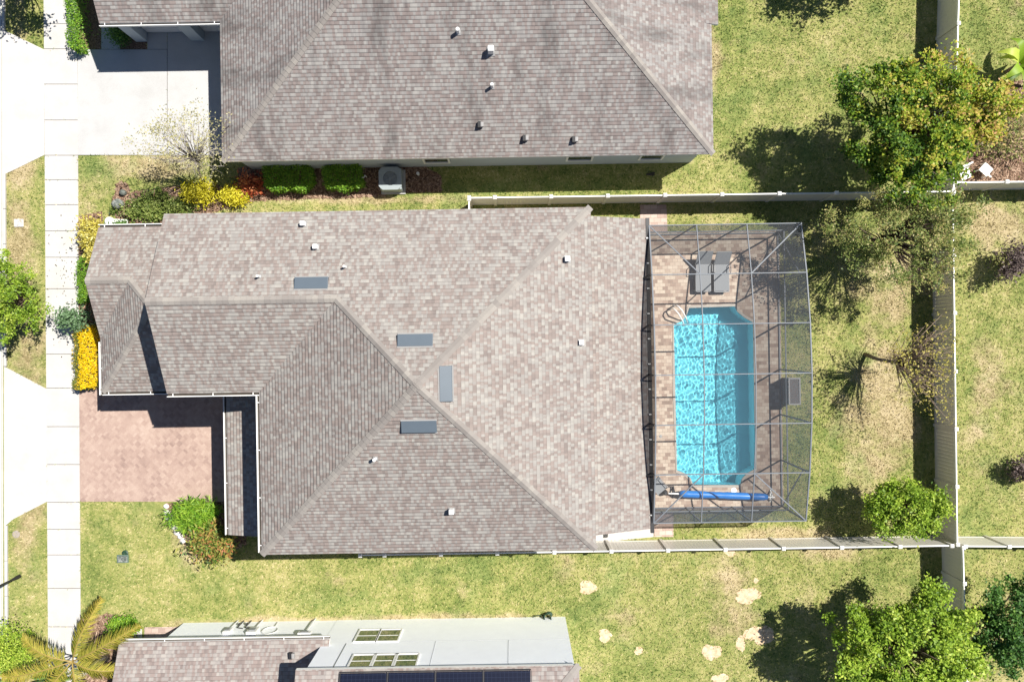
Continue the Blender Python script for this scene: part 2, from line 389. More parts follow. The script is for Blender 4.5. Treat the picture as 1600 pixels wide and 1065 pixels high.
def blob(cx, cy, rx, ry, n=26, jag=.22, seed=0):
    r = random.Random(seed*77+5); ph = [r.uniform(0, 6.28) for _ in range(4)]
    out = []
    for k in range(n):
        a = 2*math.pi*k/n
        q = 1+jag*(.5*math.sin(2*a+ph[0])+.4*math.sin(3*a+ph[1])+.3*math.sin(5*a+ph[2]))+r.uniform(-.08, .08)
        out.append((cx+rx*q*math.cos(a), cy+ry*q*math.sin(a)))
    return out

# ================================================================ the setting: ground, pavements, yard
POOL = [(1076, 480), (1148, 477.5), (1152, 486), (1163, 495), (1177, 503), (1179, 620), (1181, 732), (1168, 739), (1160, 747), (1156, 758),
        (1118, 758), (1082, 757), (1079, 748), (1070, 740), (1057, 735), (1054, 620), (1052, 506), (1064, 501), (1072, 492)]
POOLW = [P(x, y) for x, y in POOL]
def holed(outer, hole, z, z0=None):
    mb = MB(); a = [Vector((p[0], p[1], 0)) for p in outer]; b = [Vector((p[0], p[1], 0)) for p in hole]
    tri = tessellate_polygon([a, b]); pts = a+b
    for t_ in tri:
        q = [pts[i] for i in t_]
        if (q[1]-q[0]).cross(q[2]-q[0]).z < 0: q.reverse()
        mb.poly([(v.x, v.y, z) for v in q])
    if z0 is not None:
        n = len(a)
        for i in range(n):
            p, q = a[i], a[(i+1) % n]
            mb.poly([(p.x, p.y, z0), (q.x, q.y, z0), (q.x, q.y, z), (p.x, p.y, z)])
    return mb
struct('ground', holed([(-300, -300), (300, -300), (300, 300), (-300, 300)], POOLW, 0.0), M['ground'])

HARD = []       # where no grass grows, in ground pixels
def hard(*polys): HARD.extend(polys); return list(polys)
sheet('street', hard(rect(-420, -600, 2.5, 1700)), .012, M['asphalt'])
def ywalk(y): return 69.5+(y-80)*.0068, 121.5+(y-80)*.0055
js = [-90, -45, 0, 38, 77, 132, 188, 243, 281, 320, 361, 402, 451, 502, 553, 606, 666, 725, 784, 826, 866, 918, 978, 1030, 1080, 1130]
slabs = []
for a, b in zip(js[:-1], js[1:]):
    (a0, a1), (b0, b1) = ywalk(a), ywalk(b); slabs.append([(a0, a+.4), (a1, a+.4), (b1, b-.4), (b0, b-.4)])
sheet('joint_bed', [[(ywalk(-90)[0]+.5, -90), (ywalk(-90)[1]-.5, -90), (ywalk(1130)[1]-.5, 1130), (ywalk(1130)[0]+.5, 1130)]], .010, M['soil'])
sheet('sidewalk', slabs, .035, M['walk']); hard(*slabs)
sheet('gutter_pan', [rect(3.2, -90, 5.2, 1130)], .02, M['walk']); hard(rect(2, -90, 9, 1130))
curb = MB()
for y0, y1 in ((-90, 48), (272, 572), (820, 1130)):
    for k in range(int((y1-y0)//55)+1):
        a, b = y0+k*55, min(y0+(k+1)*55-.4, y1)
        if b > a: curb.prism([P(x, y)[:2] for x, y in [(5.6+a*.004, a), (9.0+a*.005, a), (9.0+b*.005, b), (5.6+b*.004, b)]], 0, .12)
struct('kerb', curb, M['walk'], bevel=.02)
sheet('driveway_apron', hard([(69.6, 78), (22, 55), (5, 47), (5, 274), (22, 266), (69.8, 242.5)], [(73, 607), (22, 580), (7, 572), (7, 822), (22, 810), (74, 783)]), .03, M['apron'])
sheet('concrete_driveway', hard(rect(122, 78, 261.4, 242.5), rect(262.2, 44, 356, 242.5), rect(231, 44, 261.4, 77.4), rect(159, 20, 188, 77.4)), .03, M['concrete'])
sheet('concrete_joints', [rect(121, 77, 356, 243)], .012, M['soil'])
sheet('paver_driveway', hard([(124.6, 606), (160, 600), (480, 598), (480, 783), (125.6, 783)]), .03, M['herring'])
sheet('paver_path', hard([(1000, 320), (1041, 320), (1043, 364), (1000, 364)], [(226, 979), (282, 978), (292, 1000), (226, 1003)], [(1022, 800), (1052, 800), (1052, 838), (1022, 838)]), .03, M['path'])
sheet('concrete_walk', hard([(900, 826), (1021, 812), (1021, 838), (900, 850)], [(222, 980), (190, 1004), (222, 1004)]), .025, M['walk'])
MULCH = [[(372, 262), (430, 256), (604, 256), (604, 306), (560, 309), (470, 311), (400, 314), (372, 318)],
         [(123, 340), (160, 330), (160, 612), (152, 612), (152, 598), (124, 600)],
         blob(190, 318, 14, 34, 24, .2, 3), [(206, 300), (330, 285), (400, 312), (340, 330), (300, 350), (180, 352), (182, 345)],
         [(258, 786), (300, 783), (356, 783), (385, 800), (385, 850), (340, 872), (296, 862), (276, 832), (262, 806)],
         [(126, 966), (168, 958), (198, 962), (216, 976), (214, 1080), (126, 1080)],
         [(1508, 286), (1512, 215), (1540, 150), (1580, 128), (1640, 120), (1640, 284)],
         rect(189, 40, 230, 77), rect(131, -40, 158, 77), [(606, 258), (660, 258), (690, 275), (690, 300), (606, 302)]]
sheet('mulch_bed', MULCH, .012, M['mulch']); HARD.extend(MULCH)
SAND = [(918, 917, 12, 12), (1168, 930, 19, 13), (945, 992, 11, 10), (998, 1016, 7, 6), (1112, 1018, 14, 13), (1157, 1005, 8, 11), (1187, 991, 21, 16),
        (1125, 1060, 13, 9), (1140, 862, 9, 6), (1181, 906, 4, 4)]
SP = [blob(x, y, a, b, 34, .24, i+20) for i, (x, y, a, b) in enumerate(SAND)]
sheet('bare_sand', SP, .010, M['sand']); HARD.extend([[(x+(px_-x)*.82, y+(py_-y)*.82) for px_, py_ in q_] for (x, y, a, b), q_ in zip(SAND, SP)])
# house footprints carry no grass either (ground pixels)
HARD += [rect(230, 370, 985, 800), rect(355, -80, 1088, 260), rect(283, 966, 880, 1100), rect(985, 366, 1222, 798), rect(210, 374, 300, 598)]

# ================================================================ roofs and houses
def roof(parent, polys, mats, thick=.13, name='roof'):
    mb = MB(); cnt = {}
    for q in polys:
        q = [Vector(p) for p in q]; n = Vector((0, 0, 0))
        for i in range(len(q)): n += q[i].cross(q[(i+1) % len(q)])
        if n.z < 0: q.reverse()
        mb.poly(q, 0); mb.poly([v-Vector((0, 0, thick)) for v in reversed(q)], 1)
        for i in range(len(q)):
            a, b = q[i], q[(i+1) % len(q)]
            ka, kb = tuple(round(x, 3) for x in a), tuple(round(x, 3) for x in b)
            cnt.setdefault(frozenset((ka, kb)), []).append((a, b))
    for k, e in cnt.items():
        if len(e) == 1:
            a, b = e[0]; d = Vector((0, 0, thick)); mb.poly([a, a-d, b-d, b], 1)
    return mb.build(name, mats, parent, uv=True)
def ridge_cap(parent, lines, w=.135):
    """overlapping cap shingles: every line is (a, b, down_left, down_right) with the two roof normals found from the drop per metre"""
    for a, b, s1, s2 in lines:
        v, f, rn = [], [], []
        a, b = Vector(a), Vector(b); L = (b-a).length; d = (b-a)/L; side = Vector((-d.y, d.x, 0)).normalized(); n = max(1, int(L/.21))
        for k in range(n):
            p, q = a+d*(L*k/n), a+d*(L*(k+1)/n+.04); lift0, lift1 = .03, .016
            r = R.random()
            for sg, dr in ((1, s1), (-1, s2)):
                o = side*sg*w-Vector((0, 0, dr*w))
                b0 = len(v)
                v += [p+Vector((0, 0, lift0)), p+o+Vector((0, 0, lift0)), q+o+Vector((0, 0, lift1)), q+Vector((0, 0, lift1))]
                f.append((b0, b0+1, b0+2, b0+3) if sg < 0 else (b0+3, b0+2, b0+1, b0)); rn += [r]*4
                b0 = len(v); v += [p+Vector((0, 0, lift0)), p+o+Vector((0, 0, lift0)), p+o+Vector((0, 0, .005)), p+Vector((0, 0, .005))]
                f.append((b0, b0+1, b0+2, b0+3)); rn += [r*.6]*4
        raw_mesh('ridge_cap', np.array([tuple(x) for x in v]), np.array(f), M['ridge'], parent, rn)
def gutter(parent, a, b, out):
    """U-shaped gutter hung outside the eave from a to b; out is the outward direction"""
    a, b, o = Vector(a), Vector(b), Vector(out)
    mb = MB(); w = .11
    mb.bar(a+o*(w)+Vector((0, 0, -.05)), b+o*w+Vector((0, 0, -.05)), .03, .12)
    mb.bar(a+o*(w/2)+Vector((0, 0, -.115)), b+o*w/2+Vector((0, 0, -.115)), w, .02, mi=1)
    L = (b-a).length; n = max(2, int(L/1.6))
    for k in range(n+1):
        p = a.lerp(b, (k+.15)/(n+.3)); mb.bar(p+o*.0, p+o*w, .03, .012)
    return mb.build('gutter', [M['white'], M['gutterdirt']], parent)
def walls(parent, boxes, mat, extra=()):
    mb = MB()
    for x0, y0, x1, y1, z0, z1 in boxes:
        a, b = W(x0, y0), W(x1, y1); mb.box(((a.x+b.x)/2, (a.y+b.y)/2, (z0+z1)/2), (abs(b.x-a.x), abs(a.y-b.y), z1-z0))
    for vs, fs in extra: mb.add(vs, fs)
    return mb.build('wall', mat, parent)

# ---- the house in the middle
zE, zA = 5.6, 8.66
house = thing('house', W(-113, 50, 0), 'large two-storey house under a brownish hip roof, pool cage on its east side', 'house')
A = W(-113.5, 50.5, zA); R1, R2 = W(-455, -56, 7.21), W(-217.5, -56, 7.21)
NW, NE, SE, SW = W(-454, -174, zE), W(106, -174, zE), W(106, 275, zE), W(-333, 275, zE)
V, WS = W(-333, 62, zE), W(-454, 62, zE)
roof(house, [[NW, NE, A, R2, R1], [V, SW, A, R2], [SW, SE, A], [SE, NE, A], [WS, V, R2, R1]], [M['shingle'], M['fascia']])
ridge_cap(house, [(SE, A, .34, .34), (SW, A, .34, .34), (NE, A, .34, .34), (R2, A, .34, .34), (R1, R2, .48, .48)])
zL = 2.9
lan = [W(100, -172, 3.96), W(194.3, -172, zL), W(194.3, 272, zL), W(100, 272, 3.96)]
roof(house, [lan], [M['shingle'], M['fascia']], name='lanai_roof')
# one-storey front wing
z0 = 2.9; kk = .48*S
fN, fS, fW = -172, 64, -588
gr = (-93, z0+79*kk)
Aa = W(-529, -93, gr[1]); zt = z0+118*kk; Rt, Rw = W(-491, -54, zt), W(-440, -54, zt)
gN, gS, gT = W(-590, fN, z0), W(-590, -14, z0), W(-590, -93, gr[1])
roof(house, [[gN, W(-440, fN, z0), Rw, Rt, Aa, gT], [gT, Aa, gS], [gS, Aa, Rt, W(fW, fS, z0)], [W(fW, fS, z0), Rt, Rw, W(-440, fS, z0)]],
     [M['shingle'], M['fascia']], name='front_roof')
ridge_cap(house, [(gT, Aa, .48, .48), (Aa, Rt, .34, .34), (W(fW, fS, z0), Rt, .34, .34)])
pent = [W(-411, 56, 2.9), W(-411, 271, 2.9), W(-322, 271, 3.6), W(-322, 56, 3.6)]
roof(house, [pent], [M['shingle'], M['fascia']], name='pent_roof')
tri = [W(-441, -164, 5.4), W(-441, 52, 5.4), W(-441, -56, 7.0), W(-322, -164, 5.4), W(-322, 52, 5.4), W(-322, -56, 7.0)]
walls(house, [(-323, -164, 97, 265, 0, 5.5), (-441, -164, -323.2, 52, 0, 5.45), (-577, -161, -441.2, 54, 0, 2.85), (97.2, -162, 172, 262, 0, 2.8)], M['stucco_tan'],
      [(tri, [(0, 1, 2), (5, 4, 3), (0, 2, 5, 3), (1, 4, 5, 2)])])
gutter(house, W(-454, 62, zE), W(-333, 62, zE), (0, -1, 0))
gutter(house, W(-333, 66, zE), W(-333, 272, zE), (-1, 0, 0))
gutter(house, W(-590, fN, z0), W(-456, fN, z0), (0, 1, 0))
gutter(house, W(fW, fS, z0), W(-450, fS, z0), (0, -1, 0))
gutter(house, W(fW, -8, z0), W(fW, fS+4, z0), (-1, 0, 0))
gutter(house, W(-411, 58, z0), W(-411, 271, z0), (-1, 0, 0))
mb = MB(); a = W(-323.6, 90); mb.box((a.x, W(0, 165).y, 1.15), (.06, 4.9, 2.3))
gd = mb.build('garage_door', M['white'], house)
mb = MB()
for k in range(4): mb.box((a.x-.045, W(0, 165).y, .3+.55*k), (.03, 4.7, .42))
mb.build('door_panel', M['white'], gd, bevel=.01)
mb = MB(); mb.tube([W(-585, -4, 2.85), W(-580, -4, 2.5), W(-580, -4, .1), W(-586, -4, .05)], .045, 8); mb.build('downspout', M['white'], house)

# ---- the neighbour to the north
nh = thing('house', P(700, 100), 'grey-walled one-storey house with a stained shingle roof and an air conditioner at its side', 'house')
b0, b1 = P(347, 247, 2.9), P(1115, 246, 2.9)
xw, xe, ys = b0.x, b1.x, (b0.y+b1.y)/2; hd = 268*S
zr = 2.9+hd*.48; q = lambda x, y, z: Vector((x, y, z))
yn = ys+2*hd; yg = P(250, 35, 2.9).y; xg = P(155, 35, 2.9).x; hg = 3.0; zg = 2.9+hg*.48
mid = [q(xw, yg, 2.9)]
Nr1, Nr2 = q(xw+hd, ys+hd, zr), q(xe-hd, ys+hd, zr)
vT = q(xw+hg, yg+hg, zg); gT2 = q(xg-.1, yg+hg, zg)
roof(nh, [[q(xw, ys, 2.9), q(xe, ys, 2.9), Nr2, Nr1], [q(xe, ys, 2.9), q(xe, yn, 2.9), Nr2], [q(xe, yn, 2.9), q(xw, yn, 2.9), Nr1, Nr2],
          [q(xw, ys, 2.9), Nr1, q(xw, yn, 2.9), q(xw, yg+2*hg, 2.9), vT, q(xw, yg, 2.9)],
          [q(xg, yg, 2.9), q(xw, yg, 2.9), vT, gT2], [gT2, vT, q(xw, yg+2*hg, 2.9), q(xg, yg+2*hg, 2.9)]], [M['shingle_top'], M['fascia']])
ridge_cap(nh, [(q(xw, ys, 2.9), Nr1, .34, .34), (q(xe, ys, 2.9), Nr2, .34, .34), (Nr1, Nr2, .48, .48), (gT2, vT, .48, .48)])
st = P(1120, 38, 2.9)
roof(nh, [[q(xe-.6, st.y, 3.15), q(xe+.29, st.y, 2.86), q(xe+.29, yn-1, 2.86), q(xe-.6, yn-1, 3.15)]], [M['shingle_top'], M['fascia']], name='side_roof')
wy = P(300, 64.5).y; ov = .30
mb = MB()
def wbox(x0, y0, x1, y1, z0_, z1_): mb.box(((x0+x1)/2, (y0+y1)/2, (z0_+z1_)/2), (abs(x1-x0), abs(y1-y0), z1_-z0_))
sy = P(800, 258.5).y
wbox(xw+ov, sy, xe-ov, yn-ov, 0, 2.82); xl = P(222, 65).x
wbox(xl, wy+.55, xw+ov-.01, wy+5.2, 0, 2.82)
xpl = [P(x, 65).x for x in (213, 231, 300, 320)]
wbox(xl-.25, wy, xpl[1], wy+.545, 0, 2.82); wbox(xpl[2], wy, xpl[3], wy+.545, 0, 2.82)
wbox(xg+.5, wy+2.2, xl-.01, wy+5.2, 0, 2.82)
wbox(xpl[1]+.003, wy+.02, xpl[2]-.003, wy+.54, 2.35, 2.815); wbox(xpl[3]+.003, wy+.02, xw+ov-.02, wy+.54, 2.35, 2.815)
mb.build('wall', M['stucco_grey'], nh)
gutter(nh, q(xg, yg, 2.9), q(xw, yg, 2.9), (0, -1, 0))
for x0, x1 in ((xpl[1], xpl[2]), (xpl[3], xw+.25)):
    d = MB(); d.box(((x0+x1)/2, wy+.44, 1.17), (x1-x0-.02, .06, 2.34)); gd = d.build('garage_door', M['fascia'], nh)
    d = MB()
    for k in range(4): d.box(((x0+x1)/2, wy+.395, .3+.57*k), (x1-x0-.15, .03, .42))
    d.build('door_panel', M['fascia'], gd, bevel=.01)
for px, wd in ((686, 1.0), (902, 1.0), (1010, .9)):
    p = P(px, 257); d = MB(); z1_, z2_ = .9, 2.35; y = sy-.02
    for c_, s_ in (((p.x, y, z1_-.04), (wd+.16, .08, .08)), ((p.x, y, z2_+.04), (wd+.16, .08, .08)), ((p.x-wd/2-.04, y, (z1_+z2_)/2), (.08, .08, z2_-z1_)), ((p.x+wd/2+.04, y, (z1_+z2_)/2), (.08, .08, z2_-z1_)), ((p.x, y, (z1_+z2_)/2), (wd, .06, .05))): d.box(c_, s_)
    fr = d.build('window', M['white'], nh)
    d = MB(); d.box((p.x, y+.008, (z1_+z2_)/2), (wd-.006, .02, z2_-z1_-.006)); d.build('pane', M['glass'], fr)

# ---- the neighbour to the south
bh = thing('house', P(700, 1040), 'white-walled two-storey house with solar panels south of the pool house', 'house')
ux0, ux1 = P(462, 1048, 5.6).x, P(905, 1037, 5.6).x; uy = P(690, 1042, 5.6).y; wyb = P(600, 967).y
ud = 5.6; uzr = 5.6+ud*.40
ul, ur = q(ux0, uy, 5.6), q(ux1, uy, 5.6); ur1, ur2 = q(ux0, uy-ud, uzr), q(ux1-ud, uy-ud, uzr)
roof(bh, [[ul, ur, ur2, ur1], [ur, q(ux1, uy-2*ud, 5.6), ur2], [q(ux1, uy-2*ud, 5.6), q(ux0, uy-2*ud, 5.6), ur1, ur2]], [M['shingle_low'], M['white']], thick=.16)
ridge_cap(bh, [(ur, ur2, .28, .28), (ur1, ur2, .4, .4)])
lx0, lx1 = P(186, 1004, 2.9).x, P(515, 998, 2.9).x; ly = P(400, 999.5, 2.9).y; ld = 4.2; lz = 2.9+ld*.42
ll, lr = q(lx0, ly, 2.9), q(lx1, ly, 2.9); wx = ux0+.3
lm = wx+.02
roof(bh, [[ll, lr, q(lx1, ly-.28, 2.9+.28*.42), q(lm, ly-.28, 2.9+.28*.42), q(lm, ly-ld, lz), q(lx0, ly-ld, lz)], [q(lx0, ly-ld, lz), q(lm, ly-ld, lz), q(lm, ly-2*ld, 2.9), q(lx0, ly-2*ld, 2.9)]], [M['shingle_low'], M['white']], name='front_roof')
gutter(bh, ll, lr, (0, 1, 0))
mb = MB(); xr = P(883, 961).x; xl = P(287, 978).x
wbox(wx, wyb-11, xr, wyb, 0, 5.42); wbox(xl, wyb-8.2, wx-.004, wyb-.012, 0, 2.76)
mb.box(((xl+xr)/2, wyb, 2.95), (xr-xl, .012, .03)) if False else None
mb.build('wall', M['stucco'], bh)
mb = MB()
for z_ in (2.62,): mb.box(((wx+xr)/2+.9, wyb+.0005, z_), (xr-wx-1.8, .005, .025))
for x_ in (690, 795): mb.box((P(x_, 967).x, wyb+.004, 4.0), (.02, .012, 2.7))
mb.build('control_joint', plain('joint_shadow_grey', (.55, .57, .60), .9, .1, .05), bh)
x_ = P(541, 1004, 2.75).x
mb = MB(); mb.box((x_, wyb+.006, 4.1), (.035, .016, 2.68)); mb.build('expansion_joint', M['greyplastic'], bh)  # joint line, with the shadow in it put into the dark colour
def bwin(cx, z1_, z2_, wd):
    d = MB(); y = wyb+.022; zc = (z1_+z2_)/2
    for c_, s_ in (((cx, y, z1_-.03), (wd+.12, .05, .06)), ((cx, y, z2_+.03), (wd+.12, .05, .06)), ((cx-wd/2-.03, y, zc), (.06, .05, z2_-z1_)), ((cx+wd/2+.03, y, zc), (.06, .05, z2_-z1_)), ((cx, y-.012, zc), (wd, .03, .04))): d.box(c_, s_)
    fr = d.build('window', M['white'], bh)
    d = MB(); d.box((cx, y-.014, zc), (wd-.006, .02, z2_-z1_-.006)); d.build('pane', M['glass'], fr)
for px in (574, 608): bwin(P(px, 991, 2.0).x, 1.30, 2.60, .84)
for px in (566, 600, 634): bwin(P(px, 1033, 4.6).x, 4.0, 5.15, .86)
# solar array: four panels in view on the south neighbour's roof
sl = math.atan(.40)
for i in range(4):
    x0 = P(531, 1056, 5.8).x+i*(P(606, 1056, 5.8).x-P(531, 1056, 5.8).x); x1 = x0+(P(605, 1056, 5.8).x-P(531, 1056, 5.8).x)
    y1 = P(600, 1052.5, 5.95).y; zz = lambda y: 5.6+(uy-y)*.40+.12
    y2 = y1-1.65
    t_ = thing('solar_panel', ((x0+x1)/2, y1, zz(y1)), ['solar panel next to the west rake of the white house roof', 'solar panel second from the west rake of the white house', 'solar panel third from the west rake of the white house', 'solar panel nearest the hip end of the white house roof'][i], 'solar panel', 'solar panels on the south house')
    d = MB(); d.poly([(x0+.03, y1-.03, zz(y1-.03)+.012), (x0+.03, y2, zz(y2)+.012), (x1-.03, y2, zz(y2)+.012), (x1-.03, y1-.03, zz(y1-.03)+.012)]); d.build('cells', M['solar'], t_, uv=True)
    d = MB(); d.bar((x0, y1, zz(y1)-.01), (x1, y1, zz(y1)-.01), .035, .04); d.bar((x0+.0, y1-.03, zz(y1-.03)-.01), (x0, y2, zz(y2)-.01), .03, .04); d.bar((x1, y1-.03, zz(y1-.03)-.01), (x1, y2, zz(y2)-.01), .03, .04); d.bar((x0, y2, zz(y2)-.01), (x1, y2, zz(y2)-.01), .035, .04)
    d.build('frame', M['darkmetal'], t_)

# ================================================================ roof fittings
def plane_z(fn): return fn
def zN(y): return zE+(y-NE.y)*-1*(zA-zE)/(NE.y-A.y) if False else zE+(NE.y-y)*(zA-zE)/(NE.y-A.y)
def zS(y): return zE+(y-SE.y)*(zA-zE)/(A.y-SE.y)
def zEe(x): return zE+(SE.x-x)*(zA-zE)/(SE.x-A.x)
def solve(px, py, zf):
    z = 6.0
    for _ in range(30): p = P(px, py, z); z = zf(p)
    return P(px, py, z)
fN_, fS_, fE_ = (lambda p: zN(p.y)), (lambda p: zS(p.y)), (lambda p: zEe(p.x))
fL_ = lambda p: zL+(194.3*S-p.x)*(3.96-zL)/(94.3*S)
fT_ = lambda p: 2.9+(p.y-ys)*.48
fB_ = lambda p: 2.9+(ly-p.y)*.42
def box_vent(px, py, zf, ln, dirn, label):
    p = solve(px, py, zf); t_ = thing('roof_vent', p, label, 'roof vent', 'long low vents near the ridges')
    e = .02; g = Vector(((zf(p+Vector((e, 0, 0)))-p.z)/e, (zf(p+Vector((0, e, 0)))-p.z)/e))
    up = Vector((g.x, g.y, 0)).normalized(); sd = Vector((-up.y, up.x, 0)); sl_ = g.length
    w = .42
    def at(u, v, h): return p+sd*u+up*v+Vector((0, 0, sl_*v+h))
    L2 = ln/2; d = MB()
    vs = [at(-L2, -w/2, .16), at(L2, -w/2, .16), at(L2, w/2, .05), at(-L2, w/2, .05), at(-L2, -w/2, .0), at(L2, -w/2, .0), at(L2, w/2, .0), at(-L2, w/2, .0)]
    d.add(vs, [(0, 1, 2, 3), (4, 5, 1, 0), (5, 6, 2, 1), (6, 7, 3, 2), (7, 4, 0, 3)]); d.build('hood', M['ventmetal'], t_, bevel=.01)
    d = MB(); d.bar(at(-L2-.02, -w/2-.02, .02), at(L2+.02, -w/2-.02, .02), .05, .03); d.bar(at(-L2-.02, w/2+.02, .01), at(L2+.02, w/2+.02, .01), .06, .025); d.build('flange', M['lead'], t_)
box_vent(487, 442, fN_, 1.20, 0, 'long grey roof vent on the north slope, just above the wing ridge')
box_vent(649, 531, fN_, 1.22, 0, 'long grey roof vent on the north slope close to the peak')
box_vent(697, 599, fE_, 1.22, 1, 'long grey roof vent turned north to south, east of the peak')
box_vent(655, 666, fS_, 1.22, 0, 'long grey roof vent on the south slope just below the peak')
def pipe_vent(px, py, zf, r, h, label, mat='lead', square=False):
    p = solve(px, py, zf); t_ = thing('vent_pipe', p, label, 'vent pipe', 'vent pipes through the roofs')
    d = MB()
    if square: d.box((p.x, p.y, p.z+h/2), (2*r, 2*r, h)); d.build('hood', M['white'], t_, bevel=.02)
    else: d.tube([p+Vector((0, 0, -.05)), p+Vector((0, 0, h))], [r, r], 12); d.build('pipe', M['white'], t_)
    d = MB(); e = .02; gx = (zf(p+Vector((e, 0, 0)))-p.z)/e; gy = (zf(p+Vector((0, e, 0)))-p.z)/e; w = r*1.45
    c = [(-w, -w), (w, -w), (w, w), (-w, w)]
    d.add([p+Vector((x, y, gx*x+gy*y+.025)) for x, y in c]+[p+Vector((x, y, gx*x+gy*y)) for x, y in c], [(0, 1, 2, 3), (4, 5, 1, 0), (5, 6, 2, 1), (6, 7, 3, 2), (7, 4, 0, 3)]); d.build('flashing', M[mat], t_)
pipe_vent(474.5, 350, fN_, .085, .26, 'white capped vent near the north eave of the pool house', square=True)
pipe_vent(494, 386, fN_, .085, .25, 'white capped vent between the north eave and the vent above the wing ridge', square=True)
pipe_vent(540, 417, fN_, .045, .30, 'thin white pipe east of the long vent above the wing ridge')
pipe_vent(406, 432, fN_, .045, .30, 'thin white pipe west of the long vent above the wing ridge')
pipe_vent(886, 405, fE_, .095, .26, 'white square vent on the east slope next to the northeast hip', square=True)
pipe_vent(908, 535, fE_, .09, .18, 'white square vent low on the east slope, in the middle', square=True)
pipe_vent(587, 716, fS_, .06, .32, 'thin white pipe on the south slope next to the southwest hip')
pipe_vent(706, 797, fS_, .09, .32, 'white vent on the south slope near its eave', square=True)
pipe_vent(716, 51, fT_, .07, .36, 'white pipe highest on the stained roof of the north house')
pipe_vent(767, 81, fT_, .11, .40, 'stout white vent in the middle of the stained roof', square=True)
pipe_vent(769, 136, fT_, .06, .36, 'thin white pipe below the stout vent on the stained roof')
def turtle(px, py, label, zf=fT_):
    p = solve(px, py, zf); t_ = thing('roof_vent', p, label, 'roof vent', 'small hooded vents')
    d = MB(); d.box(p+Vector((0, 0, .10)), (.19, .2, .15)); d.build('hood', M['lead'], t_, bevel=.025)
    d = MB(); d.box(p+Vector((-.075, 0, .10)), (.12, .24, .16)); d.build('louver', M['blackiron'], t_)
turtle(752, 196, 'small dark hooded vent, westernmost of three low on the stained roof')
turtle(822, 217, 'small dark hooded vent, middle of three low on the stained roof')
turtle(899, 219, 'small dark hooded vent, easternmost of three low on the stained roof')
turtle(458, 1022, 'small hooded vent on the front roof of the white house', fB_)

# ================================================================ fences
def fence(label, top, posts, zt=1.7):
    """top: two photo points of the top rail; posts: fractions along it"""
    a, b = P(*top[0], zt), P(*top[1], zt); a.z = b.z = 0; d = (b-a); L = d.length; d.normalize(); nrm = Vector((-d.y, d.x, 0))
    t_ = thing('fence', a, label, 'fence')
    fr = sorted(posts); ps = [a+d*(L*f) for f in fr]
    for p, q_ in zip(ps[:-1], ps[1:]):
        u, v = p+d*.065, q_-d*.065; m = MB(); n = max(1, int((v-u).length/.15))
        for k in range(n):      # tongue-and-groove boards with small shadow gaps
            x, y = u.lerp(v, k/n)+d*.003, u.lerp(v, (k+1)/n)-d*.003
            m.bar(x+Vector((0, 0, .82)), y+Vector((0, 0, .82)), .022, 1.44)
        m.bar(u+Vector((0, 0, .10)), v+Vector((0, 0, .10)), .045, .14)
        m.build('panel', M['vinyl'], t_)
        m = MB(); m.bar(u+Vector((0, 0, zt-.07)), v+Vector((0, 0, zt-.07)), .05, .14); m.build('top_rail', M['vinyl_cap'], t_)
    for p in ps:
        m = MB(); m.box(p+Vector((0, 0, .86)), (.127, .127, 1.72), math.atan2(d.y, d.x)); po = m.build('post', M['vinyl'], t_)
        m = MB(); c = p+Vector((0, 0, 1.72)); w = .08
        m.add([c+Vector((x, y, 0)) for x, y in ((-w, -w), (w, -w), (w, w), (-w, w))]+[c+Vector((x, y, .03)) for x, y in ((-w, -w), (w, -w), (w, w), (-w, w))]+[c+Vector((0, 0, .09))],
              [(0, 1, 5, 4), (1, 2, 6, 5), (2, 3, 7, 6), (3, 0, 4, 7), (4, 5, 8), (5, 6, 8), (6, 7, 8), (7, 4, 8), (3, 2, 1, 0)]); m.build('post_cap', M['vinyl_cap'], po)
    return t_
X = lambda xs, x0, x1: [(x-x0)/(x1-x0) for x in xs]
fence('almond vinyl fence between the pool house and the grey-walled house', ((733, 309), (1489, 299)), X([733, 773, 861, 949.5, 1039, 1128, 1217.5, 1307, 1396, 1489], 733, 1489))
fence('short almond return fence joining the end post to the pool house wall', ((733, 311), (732.2, 352)), [0, 1])
fence('almond vinyl fence along the south side of the pool house', ((563, 867), (1487, 852)), X([563, 601, 689, 777, 866, 955, 1043.5, 1133, 1224, 1315, 1406, 1487], 563, 1487))
fence('run of vinyl fence behind the bare leaning tree, shading the grass', ((1489, 302), (1496, 850)), X([302, 400, 489, 580, 670, 760, 850], 302, 850))
fence('vinyl fence running north from the big crown, behind the grey-walled house', ((1500, -60), (1490, 297)), X([-60, 37, 124, 211, 297], -60, 297))
fence('vinyl fence running south from the junction past the bright green tree', ((1505, 855), (1512, 1110)), X([855, 911, 978, 1066, 1110], 855, 1110))
fence('vinyl fence heading east below the brown planting bed', ((1492, 285), (1680, 283)), X([1492, 1573, 1660, 1680], 1492, 1680))
fence('vinyl fence heading east from the lower fence junction', ((1508, 853), (1680, 854)), X([1508, 1576.5, 1660, 1680], 1508, 1680))

